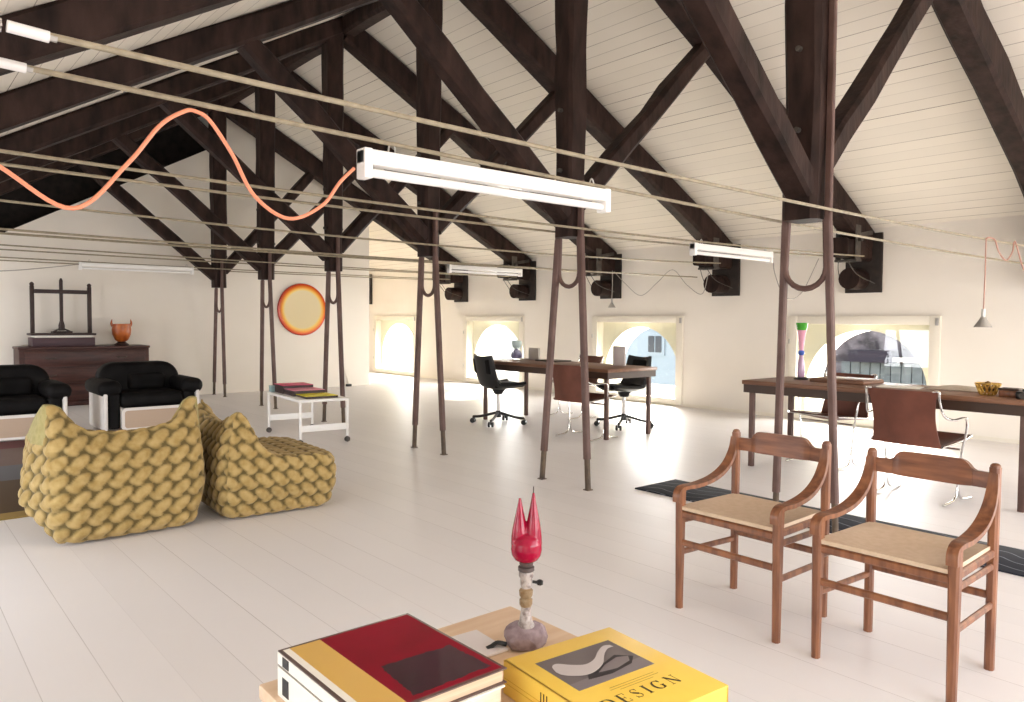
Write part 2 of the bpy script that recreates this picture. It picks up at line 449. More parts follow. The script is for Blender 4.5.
rb = MB().hewn((RX, YF+.05, RZ-.15), (RX, YB-.05, RZ-.15), .18, .2, (0,0,1), .01, 5, 30).build('ridge_beam', M['beam'])
tag(rb, 'dark ridge beam running along the top of the roof', 'beam')
o = MB().b2((9.0,15.75,1.6), (9.045,16.15,2.3), .006).build('beam_end_board', M['void'])
tag(o, 'dark beam end board on the window wall just past the back wall', 'board')

# steel props: two spread legs and a loop under each post
pwhere = ['under the nearest post, standing behind the wooden armchairs', 'under the post in front of the far desk',
          'under the post left of the black swivel chair', 'under the post right of the round mirror',
          'under the post left of the round mirror', 'under the farthest post by the back wall']
for k in range(6):
    T, px, hb, pw = TT[k], PX[k], HB[k], PW[k]
    dT = [0, -.08, -.12, 0, .08, .08][k]; dx = [.06, -.12, -.08, 0, .06, .02][k]
    t = thing('steel_prop', 'pair of brown steel legs ' + pwhere[k], 'post legs', (px, T, 0))
    sp = .25 if k else .19; lw = .062 if k else .052
    for s in (-1, 1):
        y0 = s*(pw*.43+lw*.55)
        top = hb + (1.9 if (k == 0 and s < 0) else .42)
        foot = Vector((dx*.9, dT + s*sp, .0))
        knee = Vector((0, y0, hb-.02))
        g = MB()
        g.bar(Vector((0,y0,top)), knee, lw*.8, lw*.55, (1,0,0), .006)
        q = knee.lerp(foot, .88)
        g.bar(knee+Vector((0,0,.01)), q, lw*.8, lw*.75, (1,0,0), .008)
        lg = g.build('leg', M['steel'], t)
        h = MB().bar(q, foot, lw*.62, lw*.55, (1,0,0), .006).b2(foot+Vector((-.026,-.026,0)), foot+Vector((.026,.026,.006)))
        h.build('worn_foot', M['foot'], lg)
    r_ = pw*.43 + .012
    pts = [(0, -r_, hb)]
    for q in range(0, 11):
        a = math.pi + math.pi*q/10
        pts.append((0, r_*1.1*math.cos(a), hb-.27 + r_*1.05*math.sin(a)))
    pts.append((0, r_, hb))
    MB().tube(pts, .017, 8).build('loop', M['steel'], t)

# tie cables in pairs either side of each truss
# (height at left, height at right, sag) for the nearer and the farther cable of each pair
cz = [((1.915,1.925,.05), (1.94,1.84,.045)), ((1.99,2.0,.06), (1.995,2.02,.06)), ((2.03,2.02,.08), (1.865,1.85,.03)),
      ((1.99,1.99,.02), (2.03,2.03,.02)), ((2.06,2.0,.02), (2.03,2.02,.02)), ((2.05,2.03,.02), (2.03,2.03,.02))]
XE = -.25      # the cables meet the left rafters here
def cable_z(k, s, x):
    a, b, g = cz[k][0 if s < 0 else 1]
    x0, x1 = XE, (9.04 if k == 0 else 8.62); u = (x-x0)/(x1-x0)
    return a + (b-a)*u - g*4*u*(1-u)
cw = ['the nearest truss', 'the truss by the far desk', 'the truss by the black swivel chair', 'the truss right of the round mirror',
      'the truss left of the round mirror', 'the farthest truss']
for k in range(6):
    for s in (-1, 1):
        y = TT[k] + s*.185
        x0, x1 = XE, (9.04 if k == 0 else 8.62)
        z = cable_z(k, s, x0)
        t = thing('tie_cable', ('nearer' if s < 0 else 'farther') + ' of the two tie cables along ' + cw[k], 'cable', (x0, y, z))
        pts = [Vector((u*(x1-x0), 0, cable_z(k, s, x0+u*(x1-x0))-z)) for u in [i/24 for i in range(25)]]
        if k == 0:
            cut = (.285 if s < 0 else .275) - x0
            P = [p for p in pts if p.x > cut]
            zc = cable_z(k, s, x0+cut)-z
            MB().tube([Vector((cut-.0, 0, zc))]+P, .0085, 8).build('rod', M['cable'], t)
            c2 = cut + (.048 if s < 0 else .062); z2 = zc - .003
            ca = cut - .035
            MB().cyl((ca,0,zc+.001), (c2,0,z2-.001), .0135, 16).build('sleeve', M['sleeve'], t)
            MB().cyl((c2,0,z2), (c2+.016,0,z2-.001), .0098, 6).build('lock_nut', M['zinc'], t)
            g = MB()
            for q in range(4):
                a = q*math.pi/2
                g.tube([Vector((ca-.01, .010*math.cos(a), zc+.010*math.sin(a))), Vector((ca-.12, .013*math.cos(a+1.2), zc+.006+.013*math.sin(a+1.2))), Vector((0, .004*math.cos(a+2), .004*math.sin(a+2)))], .0055, 6)
            g.build('strand', M['zinc'], t)
        else:
            MB().tube(pts, .0085, 8).build('rod', M['cable'], t)

# fluorescent battens hung from the cables
def batten(loc, ln, label):
    t = thing('fluorescent_light', label, 'light', loc)
    MB().b2((0,-.03,.045), (ln,.03,.1), .006).build('housing', M['white'], t)
    for x in (0, ln-.035):
        MB().b2((x,-.031,-.005), (x+.035,.031,.103), .005).build('end_socket', M['white'], t)
    MB().cyl((.03,0,.02), (ln-.03,0,.02), .0165, 14).build('tube', M['tube'], t)
    for x in (.13, ln-.1):
        MB().tube(catmull([(x-.015,0,.1), (x-.012,0,.125), (x,0,.142), (x+.012,0,.125), (x+.015,0,.1)], 3), .0035, 6).build('hook', M['zinc'], t)
    return t
batten((1.35, TT[0]+.185, cable_z(0,1,1.9)-.127), 1.29, 'white fluorescent batten hanging nearest the camera with orange cord at its end')
batten((5.42, TT[1]-.185, cable_z(1,-1,6.1)-.125), 1.25, 'white fluorescent batten hung before the window wall, rightmost of all')
batten((5.72, TT[3]-.185, cable_z(3,-1,6.3)-.115), 1.25, 'white fluorescent batten hung above the far black swivel chair')
batten((2.25, TT[5]-.185, cable_z(5,-1,3)-.105), 1.55, 'white fluorescent batten hung above the dark wooden chest')

# cords
def cord(name, pts, r, m, label, n=8):
    o = MB().tube(catmull(pts, n), r, 8).build(name, m); tag(o, label, 'cord'); return o
yB = TT[0]+.185
cord('power_cord', [(-.25,yB-.03,1.895),(-.1,yB-.03,1.87),(.1,yB-.03,1.75),(.27,yB-.025,1.645),(.44,yB-.02,1.553),(.58,yB-.018,1.695),(.67,yB-.02,1.82),(.74,yB-.019,1.875),(.78,yB-.005,1.885),(.83,yB+.016,1.868),(.9,yB+.02,1.775),(.97,yB+.015,1.65),(1.08,yB,1.585),(1.2,yB,1.64),(1.27,yB,1.73),(1.325,yB,1.785)], .0062, M['orange_cord'], 'orange power cord draped over the near cable to the batten')
cord('lamp_cord', [(.5,TT[5]-.17,1.86),(.9,TT[5]-.16,1.84),(1.4,TT[5]-.15,1.86),(1.9,TT[5]-.15,1.93),(2.26,TT[5]-.185,1.99)], .006, M['grey_cord'], 'thin grey cord drooping on the back wall above the press')
cord('lamp_cord', [(6.72,TT[1]-.185,1.87),(6.85,TT[1]-.13,1.72),(7.1,TT[1]-.1,1.50),(7.45,TT[1]-.08,1.55),(7.8,TT[1]-.08,1.93)], .005, M['grey_cord'], 'thin grey cord sagging from the end of the rightmost batten')
cord('lamp_cord', [(8.63,TT[2]+1.7,1.99),(8.6,TT[2]+1.45,1.8),(8.6,TT[2]+1.15,1.62),(8.6,TT[2]+.85,1.8),(8.62,TT[2]+.6,1.97),(8.62,TT[2]+.35,1.75),(8.62,TT[2]+.1,1.62),(8.62,TT[2],1.9)], .005, M['grey_cord'], 'thin pale cord looping along the wall over the middle window')
yA = TT[0]-.185
cord('lamp_cord', [(6.41,yA-.012,1.885),(6.47,yA-.008,1.897),(6.58,yA-.015,1.885),(6.66,yA-.02,1.80),(6.83,yA-.02,1.745),(6.97,yA-.02,1.82),(7.03,yA-.012,1.90),(7.08,yA-.012,1.89),(7.2,yA-.02,1.74),(7.31,yA-.02,1.675),(7.42,yA-.02,1.76),(7.52,yA-.012,1.905)], .006, M['pink_cord'], 'pinkish cord looping over the cables near the right edge')
def pendant(loc, drop, label, m):
    t = thing('pendant_lamp', label, 'lamp', loc)
    MB().tube([(0,0,0), (.004,0,-drop*.5), (-.006,0,-drop)], .005, 6).build('wire', m, t)
    MB().cyl((-.006,0,-drop), (-.006,0,-drop-.07), .014, 10).build('lamp_holder', M['zinc'], t)
    MB().lathe([(.018,0), (.028,-.02), (.062,-.075), (.059,-.076), (.025,-.026), (.012,-.006)], (-.006,0,-drop-.06), 20).build('lamp_shade', M['zinc'], t)
    MB().lathe([(.008,0), (.022,-.02), (.026,-.04), (.016,-.06), (.003,-.066)], (-.006,0,-drop-.07), 12).build('bulb', M['tube'], t)
pendant((6.395, yA-.014, 1.885), .53, 'small metal pendant lamp on a pinkish cord at far right', M['pink_cord'])
pendant((8.52, 7.72, 2.0), .42, 'small metal pendant lamp by the beam end above the middle window', M['grey_cord'])

# ------------------------------------------------------------------ wooden armchairs
def wooden_chair(loc, label):
    t = thing('wooden_armchair', label, 'chair', loc)
    hx, hy, hr = .197, .232, .218      # half depth, half width at the front and at the rear
    for s in (-1, 1):
        y, yr = s*hy, s*hr
        MB().bar((-hx,y,0), (-hx,y,.515), .028, .030, (1,0,0), .007, w1=.036, h1=.040).build('front_leg', M['walnut'], t)
        MB().bar((hx,yr,0), (hx,yr,.735), .030, .032, (1,0,0), .008, w1=.034, h1=.036).lathe([(.0175,.73),(.0165,.742),(.011,.748),(.004,.75)], (hx,yr,0), 10).build('rear_leg', M['walnut'], t)
        # sweeping arm: strip of rectangular section following a curve
        cv = catmull([(hx-.012,.715),(hx-.024,.66),(hx-.06,.603),(hx-.12,.562),(hx-.20,.537),(hx-.30,.526),(-hx+.03,.527),(-hx-.008,.520),(-hx-.024,.500),(-hx-.024,.468)], 5)
        vs = []; fs = []; n = len(cv)
        for i, p in enumerate(cv):
            a = cv[max(i-1,0)]; b = cv[min(i+1,n-1)]
            d = Vector((b[0]-a[0], b[1]-a[1])).normalized(); nx, nz = -d.y, d.x
            u = i/(n-1); w = .030 + .018*math.sin(min(u*1.25,1)*math.pi*.9); th = .017
            if u > .9: w = .036
            for q in ((-1,-1),(1,-1),(1,1),(-1,1)):
                vs.append((p[0]+nx*q[1]*th/2, y + (yr-y)*min(1,max(0,(p[0]+hx)/(2*hx))) + q[0]*w/2, p[1]+nz*q[1]*th/2))
        for i in range(n-1):
            for k in range(4): fs.append((i*4+k, i*4+(k+1)%4, (i+1)*4+(k+1)%4, (i+1)*4+k))
        fs += [(3,2,1,0), tuple(range((n-1)*4, n*4))]
        MB().add(vs, fs).build('arm', M['walnut'], t, 30)
        for z in (.385, .245):
            MB().bar((-hx,y,z), (hx,yr,z-.008), .017, .026, (0,0,1), .006).build('side_stretcher', M['walnut'], t)
        MB().bar((-hx,y,.425), (hx,yr,.425), .02, .03, (0,0,1), .006).build('side_rail', M['walnut'], t)
    MB().bar((-hx,-hy,.415), (-hx,hy,.415), .022, .03, (0,0,1), .006).build('front_rail', M['walnut'], t)
    MB().bar((hx,-hr,.415), (hx,hr,.415), .022, .03, (0,0,1), .006).build('rear_rail', M['walnut'], t)
    MB().bar((-hx,-hy,.29), (-hx,hy,.29), .018, .028, (0,0,1), .006).build('front_stretcher', M['walnut'], t)
    MB().bar((hx,-hr,.27), (hx,hr,.27), .018, .028, (0,0,1), .006).build('rear_stretcher', M['walnut'], t)
    # back rest: curved board, low ends and a taller thicker middle with chamfered shoulders
    def br(u, v):
        y = -hr + 2*hr*u; e = abs(u-.5)*2
        bow = .028*(1-e*e)
        hi = .744 - .032*min(1,max(0,(e-.50)/.17))**1.5
        lo = .655 - .004*(1-e)
        return (hx + bow + .0, y, lo + (hi-lo)*v)
    MB().sheet(br, 40, 4, .017).build('back_rest', M['walnut_y'], t)
    def br2(u, v):
        y = -hr*.64 + 2*hr*.64*u; e0 = abs(y)/hr; e = abs(u-.5)*2
        bow = .028*(1-e0*e0) - .003 - .011*(1-e**6)
        hi = .749 - .034*max(0,(e-.72)/.28)**2.2; lo = .651 + .003*e**4
        return (hx + bow, y, lo + (hi-lo)*v)
    MB().sheet(br2, 24, 4, .016).build('back_pad', M['walnut_y'], t)
    def seat(u, v):
        x = -hx-.012 + (2*hx+.01)*u; w_ = hy + (hr-hy)*u - .004; y = -w_ + 2*w_*v
        return (x, y, .446 - .022*(math.sin(u*math.pi)*math.sin(v*math.pi)) - .004*abs(2*u-1)**8)
    MB().sheet(seat, 14, 14, .015).build('seat', M['wicker'], t, 60)
    return t
wooden_chair((2.868, 1.775, 0), 'walnut armchair with beige seat, the one nearer the red tulip lamp')
wooden_chair((2.862, 1.145, 0), 'walnut armchair with beige seat, the nearer one at bottom right')

# ------------------------------------------------------------------ quilted lounge seats
def make_sofa(name, label, wing):
    prof = [(.035,.012),(.0,.06),(-.025,.25),(-.01,.45),(.03,'b'),(.065,'t'),(.115,'t2'),(.17,'m'),(.26,.47),(.34,.405),(.45,.392),(.62,.392),(.76,.378),(.805,.33),(.815,.2),(.79,.05),(.74,.012)]
    ny = 21; W = .415
    vs = []; fs = []
    for j in range(ny):
        y = -W + 2*W*j/(ny-1); e = abs(y)/W
        top = .615 + .115*e**2.4
        rnd_ = .05*max(0,(e-.72)/.28)**2
        wg = wing*min(1, max(0,(e-.62)/.22))
        for (x, z) in prof:
            zz = {'b': top-.07, 't': top-.005, 't2': top-.012, 'm': top*.72+.13}.get(z, z)
            if x > .1 and x < .8:
                lift = .775 - .30*max(0,(x-.17)/.6)
                zz = zz + (max(lift, zz)-zz)*wg
            elif x >= .8 and zz > .3: zz += .13*wg
            xx = x
            if x < .1: xx = x + rnd_ + .03*(1-e*e)*(.5 if isinstance(z, str) else .3)
            if x > .7: xx = x - rnd_
            belly = 1 + .07*math.sin(min(1, zz/.62)*math.pi) - .09*max(0,(.20-zz)/.20)
            if wing: belly *= .90 + .115*math.sin(math.pi*min(1, max(0, (x+.06)/.95)))
            vs.append((xx, y*belly, zz))
    n = len(prof)
    for j in range(ny-1):
        for i in range(n): fs.append((j*n+i, j*n+(i+1)%n, (j+1)*n+(i+1)%n, (j+1)*n+i))
    for j, sd in ((0,-1),(ny-1,1)):
        c = len(vs); vs.append((.31, sd*W*(1.22 if wing else 1.10), .21))
        for i in range(n): fs.append((j*n+i, j*n+(i+1)%n, c))
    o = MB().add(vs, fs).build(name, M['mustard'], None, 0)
    m = o.modifiers.new('r', 'REMESH'); m.mode = 'VOXEL'; m.voxel_size = .0082
    q = o.modifiers.new('s', 'SMOOTH'); q.factor = .5; q.iterations = 14
    bpy.context.view_layer.update()
    me = bpy.data.meshes.new_from_object(o.evaluated_get(bpy.context.evaluated_depsgraph_get()))
    o.modifiers.clear(); o.data = me
    bmx = bmesh.new(); bmx.from_mesh(me)          # drop stray crumbs left by the remesh
    seen = set(); keep = set()
    for v0 in bmx.verts:
        if v0 in seen: continue
        st = [v0]; seen.add(v0); cc = []
        while st:
            a_ = st.pop(); cc.append(a_)
            for e_ in a_.link_edges:
                b_ = e_.other_vert(a_)
                if b_ not in seen: seen.add(b_); st.append(b_)
        if len(cc) > len(keep): keep = set(cc)
    bmesh.ops.delete(bmx, geom=[v for v in bmx.verts if v not in keep], context='VERTS')
    bmx.to_mesh(me); bmx.free()
    nv = len(me.vertices)
    co_ = np.empty(nv*3); me.vertices.foreach_get('co', co_); co_ = co_.reshape(-1,3)
    no = np.empty(nv*3); me.vertices.foreach_get('normal', no); no = no.reshape(-1,3)
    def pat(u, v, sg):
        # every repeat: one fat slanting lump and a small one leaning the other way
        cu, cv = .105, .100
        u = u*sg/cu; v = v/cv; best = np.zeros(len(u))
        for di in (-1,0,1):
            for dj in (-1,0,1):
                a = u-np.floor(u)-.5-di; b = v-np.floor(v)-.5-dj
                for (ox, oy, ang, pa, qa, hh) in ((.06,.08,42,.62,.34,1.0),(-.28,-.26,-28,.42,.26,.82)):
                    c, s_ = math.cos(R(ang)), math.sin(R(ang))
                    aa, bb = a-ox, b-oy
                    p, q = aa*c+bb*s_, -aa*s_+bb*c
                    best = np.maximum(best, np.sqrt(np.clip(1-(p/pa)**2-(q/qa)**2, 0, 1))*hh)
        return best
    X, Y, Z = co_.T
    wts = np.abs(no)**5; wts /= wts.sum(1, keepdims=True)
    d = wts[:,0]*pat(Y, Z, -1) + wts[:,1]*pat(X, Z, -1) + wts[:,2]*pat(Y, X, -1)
    low = np.clip(Z/.03, 0, 1)
    plain = np.clip((X-.10)/.03,0,1)*np.clip((Z-.54)/.03,0,1)*wing
    co_ = co_ + no*((d-.6)*.0175*low*(1-plain))[:,None]
    co_[:,2] = np.maximum(co_[:,2], .0)
    me.vertices.foreach_set('co', co_.ravel())
    at = me.attributes.new('weave_shade', 'FLOAT', 'POINT'); at.data.foreach_set('value', np.clip(d, 0, 1).astype(np.float32))  # low between the lumps, so the furrows are painted darker
    me.materials.append(M['mustard_plain'])
    for p in me.polygons:
        p.use_smooth = True
        c = p.center
        if wing and c.x > .115 and c.z > .555: p.material_index = 1
    me.update()
    return tag(o, label, 'armchair')
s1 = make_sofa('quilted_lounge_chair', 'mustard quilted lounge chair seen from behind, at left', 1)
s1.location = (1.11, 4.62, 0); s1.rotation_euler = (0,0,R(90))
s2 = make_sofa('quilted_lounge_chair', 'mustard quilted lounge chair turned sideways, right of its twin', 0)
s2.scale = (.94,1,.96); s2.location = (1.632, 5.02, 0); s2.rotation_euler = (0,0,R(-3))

# ------------------------------------------------------------------ black armchairs
def black_chair(loc, label):
    t = thing('black_armchair', label, 'armchair', loc)
    for s in (-1, 1):
        g = MB().b2((s*.46, .0, .02), (s*.50, .72, .45), .012)
        g.b2((s*.46, -.012, .02), (s*.50, .03, .455), .014)
        g.build('side_panel', M['shell_white'], t)['label'] = 'white side panel'
        g = MB().box((s*.43, .36, .475), (.24, .78, .17), Matrix.Rotation(R(4*s),3,'Y'), .08, 5)
        g.build('arm', M['black'], t, 60)
        MB().b2((s*.33, .01, .03), (s*.455, .5, .42), .03, 3).build('arm_front', M['black'], t, 60)
    def back(u, v):
        return None
    bmx = bmesh.new(); pl = []
    for cx, cz, a0, r in ((.25,.545,0,.185), (-.25,.545,90,.185), (-.38,.33,180,.05), (.38,.33,270,.05)):
        for k in range(9):
            a = R(a0+90*k/8); pl.append(bmx.verts.new((cx+r*math.cos(a), .79-.08*(.73-cz)*0, cz+r*math.sin(a))))
    fc = bmx.faces.new(pl); ex = bmesh.ops.extrude_face_region(bmx, geom=[fc])
    for v in [q for q in ex['geom'] if isinstance(q, bmesh.types.BMVert)]: v.co.y -= .25
    bmesh.ops.recalc_face_normals(bmx, faces=bmx.faces[:])
    ed = [e for e in bmx.edges if all(len(f.verts) == 4 for f in e.link_faces) is False]
    bmesh.ops.bevel(bmx, geom=ed, offset=.05, segments=4, profile=.5, affect='EDGES')
    for v in bmx.verts: v.co.y -= (.73-v.co.z)*.18
    MB().bm(bmx).build('backrest', M['black'], t, 60)
    g = MB().box((.06, .53, .50), (.42, .14, .22), Matrix.Rotation(R(-14),3,'X'), .06, 5)
    g.build('back_cushion', M['black'], t, 60)
    MB().box((0, .28, .335), (.68, .56, .17), None, .07, 5).build('seat', M['black'], t, 60)
    # rounded white framed front board
    g = MB()
    def rr(w, h, r, n=6):
        pts = []
        for cx, cz, a0 in ((w/2-r,h-r,0), (-w/2+r,h-r,90), (-w/2+r,r,180), (w/2-r,r,270)):
            for k in range(n+1):
                a = R(a0+90*k/n); pts.append((cx+r*math.cos(a), cz+r*math.sin(a)))
        return pts
    fp = thing_part = MB().prism(rr(.66,.245,.045), lambda u,v,w: Vector((u, -.03+w, .015+v)), .03).build('front_board', M['shell_white'], t)
    fp['label'] = 'white rounded front board'
    MB().prism(rr(.60,.19,.03), lambda u,v,w: Vector((u, -.034+w, .04+v)), .006).b2((-.28,-.038,.085),(.1,-.034,.092)).build('beige_inlay', M['beige'], fp)
    return t
black_chair((2.40, 9.02, 0), 'black leather armchair with white sides, the right one of the pair')
black_chair((1.06, 9.02, 0), 'black leather armchair with white sides, cut off by the left edge')

# striped rug
def striped_mat():
    m = bpy.data.materials.new('striped rug'); m.use_nodes = True
    nt = m.node_tree; N = nt.nodes; L = nt.links; b = N['Principled BSDF']; b.inputs['Roughness'].default_value = .95
    tc = N.new('ShaderNodeTexCoord'); sp = N.new('ShaderNodeSeparateXYZ'); L.new(tc.outputs['Object'], sp.inputs[0])
    mr = N.new('ShaderNodeMapRange'); mr.inputs[1].default_value = 5.52; mr.inputs[2].default_value = 8.95; L.new(sp.outputs['Y'], mr.inputs[0])
    cr = N.new('ShaderNodeValToRGB'); cr.color_ramp.interpolation = 'CONSTANT'
    st = [(0,(.30,.20,.06)), (.04,(.085,.05,.022)), (.37,(.10,.095,.10)), (.57,(.13,.075,.055)), (.85,(.11,.012,.012))]
    e = cr.color_ramp.elements
    e[0].position = 0; e[0].color = (*st[0][1],1); e[1].position = st[1][0]; e[1].color = (*st[1][1],1)
    for p, c in st[2:]:
        q = e.new(p); q.color = (*c,1)
    L.new(mr.outputs[0], cr.inputs[0]); L.new(cr.outputs[0], b.inputs['Base Color'])
    nz = N.new('ShaderNodeTexNoise'); nz.inputs['Scale'].default_value = 220; bp = N.new('ShaderNodeBump'); bp.inputs['Strength'].default_value = .5
    L.new(nz.outputs[0], bp.inputs['Height']); L.new(bp.outputs[0], b.inputs['Normal'])
    return m
o = MB().b2((-.7,5.52,.0),(1.5,8.95,.012),.005).build('striped_rug', striped_mat())
tag(o, 'striped rug in brown, grey and dark red at the left edge', 'rug')

# dark wave patterned runner
def wave_mat():
    m = bpy.data.materials.new('dark runner'); m.use_nodes = True
    nt = m.node_tree; N = nt.nodes; L = nt.links; b = N['Principled BSDF']; b.inputs['Roughness'].default_value = .95
    tc = N.new('ShaderNodeTexCoord')
    sp = N.new('ShaderNodeSeparateXYZ'); L.new(tc.outputs['Object'], sp.inputs[0])
    def mm(op, a, b_=None):
        n = N.new('ShaderNodeMath'); n.operation = op
        for i_, q in enumerate((a, b_)):
            if q is None: continue
            if isinstance(q, (int, float)): n.inputs[i_].default_value = q
            else: L.new(q, n.inputs[i_])
        return n.outputs[0]
    nz = N.new('ShaderNodeTexNoise'); nz.inputs['Scale'].default_value = 2.5; L.new(tc.outputs['Object'], nz.inputs['Vector'])
    sw_ = mm('MULTIPLY', mm('SINE', mm('ADD', mm('MULTIPLY', sp.outputs['Y'], 15), mm('MULTIPLY', nz.outputs['Fac'], 5))), .28)
    fr_ = mm('FRACT', mm('ADD', mm('MULTIPLY', sp.outputs['X'], 8.5), sw_))
    ln_ = mm('LESS_THAN', mm('ABSOLUTE', mm('SUBTRACT', fr_, .5)), .035)
    cr = N.new('ShaderNodeValToRGB'); e = cr.color_ramp.elements
    e[0].position = 0; e[0].color = (.008,.010,.018,1); e[1].position = 1; e[1].color = (.15,.16,.19,1)
    L.new(ln_, cr.inputs[0])
    # the line work only covers the near half of the runner
    L.new(cr.outputs[0], b.inputs['Base Color'])
    return m
o = MB().b2((4.31,.35,0),(4.80,3.66,.010),.004).build('runner_rug', wave_mat())
tag(o, 'long dark blue runner rug with thin wavy lines behind the armchairs', 'rug')

# ------------------------------------------------------------------ desks
def desk(loc, lx, ly, label, h=.745, legs=None):
    t = thing('desk', label, 'table', loc)
    MB().b2((-lx/2,-ly/2,h-.035),(lx/2,ly/2,h),.005).build('tabletop', M['desk'], t)
    MB().b2((-lx/2+.012,-ly/2+.012,h-.105),(-lx/2+.035,ly/2-.012,h-.035)).b2((lx/2-.035,-ly/2+.012,h-.105),(lx/2-.012,ly/2-.012,h-.035)).b2((-lx/2+.035,-ly/2+.012,h-.105),(lx/2-.035,-ly/2+.035,h-.035)).b2((-lx/2+.035,ly/2-.035,h-.105),(lx/2-.035,ly/2-.012,h-.035)).build('apron', M['desk_edge'], t)
    for sx in (-1,1):
        for sy in (-1,1):
            x, y = sx*(lx/2-.06), sy*(ly/2-.07)
            MB().b2((x-.02,y-.02,0),(x+.02,y+.02,h-.04),.003).build('leg', M['steel'], t)
    return t
desk((6.20,6.39,0), .80, 2.18, 'long brown desk between the black swivel chairs')
desk((6.12,2.61,0), .76, 2.16, 'long brown desk at right, before the rightmost window')

# black swivel chairs; front faces +x
def swivel(loc, rz, label):
    t = thing('swivel_chair', label, 'chair', loc, rz)
    def shell(u, v):
        y = (v-.5)*.46
        pts = catmull([(.25,.455),(.12,.44),(-.06,.435),(-.17,.47),(-.215,.58),(-.245,.72),(-.265,.82)], 6)
        k = u*(len(pts)-1); i = min(int(k), len(pts)-2); fr_ = k-i
        p = pts[i].lerp(pts[i+1], fr_) if hasattr(pts[i],'lerp') else pts[i]
        e = abs(2*v-1)
        lift = .05*e**2.5*(1 if u < .6 else 0.4)
        fwd = .05*e**2.2*(1 if u > .45 else 0)
        wy = y*(1 - .10*max(0,(u-.8)/.2)) 
        return (p[0]+fwd, wy, p[1]+lift)
    MB().sheet(shell, 36, 14, .035).build('shell', M['black_plastic'], t, 60)
    MB().box((.05,0,.475),(.40,.40,.05),None,.022,3).build('seat_cushion', M['black'], t, 60)
    MB().box((-.225,0,.70),(.04,.38,.18),Matrix.Rotation(R(-10),3,'Y'),.018,3).build('back_cushion', M['black'], t, 60)
    MB().cyl((0,0,.12),(0,0,.36),.024,14).build('column', M['chrome'], t)
    MB().cyl((0,0,.08),(0,0,.16),.036,14,.028).build('hub', M['black_plastic'], t)
    MB().cyl((0,0,.36),(0,0,.425),.05,14,.09).build('seat_mount', M['black_plastic'], t)
    for k in range(4):
        a = R(45+90*k); c, s = math.cos(a), math.sin(a)
        lg = MB().tube(catmull([(c*.03,s*.03,.135),(c*.10,s*.10,.115),(c*.22,s*.22,.085),(c*.32,s*.32,.075)],4), .016, 8).build('base_leg', M['black_plastic'], t)
        g = MB()
        for q in (-1,1):
            p = Vector((c*.32,s*.32,.031)); d = Vector((-s,c,0))*.012*q
            g.cyl(p+d, p+d*2.6, .031, 14)
        g.cyl((c*.32,s*.32,.03),(c*.32,s*.32,.08),.008,8).build('caster', M['black_plastic'], lg)
    return t
swivel((5.75,7.02,0), R(-10), 'black swivel chair at the far left end of its desk')
swivel((6.74,5.90,0), R(166), 'black swivel chair behind its desk, in front of the middle window')

# leather sling chairs; front faces +x
def sling(loc, rz, label, group=None):
    t = thing('sling_chair', label, 'chair', loc, rz, group)
    hw = .235
    def back(u, v):
        e = abs(2*v-1)
        x = -.20 - .085*u + .035*(1-e*e)*-1*(1-u*.4) ; z = .40 + .385*u
        w = hw*(1.0 - .10*math.sin(u*math.pi) )
        return (x, (v-.5)*2*w, z + .0*e)
    MB().sheet(back, 14, 10, .010).build('back_sling', M['leather'], t, 60)
    def seat(u, v):
        e = abs(2*v-1)
        return (-.21+.45*u, (v-.5)*2*(hw+.005), .405 + .045*u - .03*math.sin(u*math.pi)*(1-e*e))
    MB().sheet(seat, 12, 10, .016).build('seat_sling', M['leather'], t, 60)
    for s in (-1,1):
        y = s*(hw+.012)
        g = MB()
        g.tube(catmull([(-.286,s*(hw-.03),.785),(-.288,y,.787),(-.275,y,.73),(-.24,y+s*.015,.63),(-.16,y+s*.04,.595),(-.03,y+s*.05,.60),(.03,y+s*.05,.585),(.045,y+s*.045,.50),(.045,y+s*.02,.36),(.045,y,.14)],5), .0085, 8)
        g.tube([(-.215,y,.41),(.045,y+s*.025,.435),(.24,y,.45)], .0085, 8)
        for q in (-1,1):
            g.tube(catmull([(.045+q*.006,y,.16),(.045+q*.012,y,.08),(.045+q*.05,y,.025),(.045+q*.17,y,.010),(.045+q*.22,y,.0085)],4), .0085, 8)
        g.build('side_frame', M['chrome'], t, 60)
    MB().tube([(.235,-hw,.447),(.235,hw,.447)], .0085, 8).tube([(.045,-hw-.02,.37),(.045,hw+.02,.37)], .0085, 8).build('cross_bar', M['chrome'], t)
    return t
sling((5.80,5.64,0), R(2), 'brown leather sling chair with its back to us at the far desk')
sling((6.95,6.95,0), R(172), 'brown leather sling chair across the far desk, mostly hidden')
sling((5.72,2.22,0), R(-3), 'reddish leather sling chair with its back to us at the right desk')
sling((6.46,3.26,0), R(172), 'dark leather sling chair tucked under the right desk, facing us')

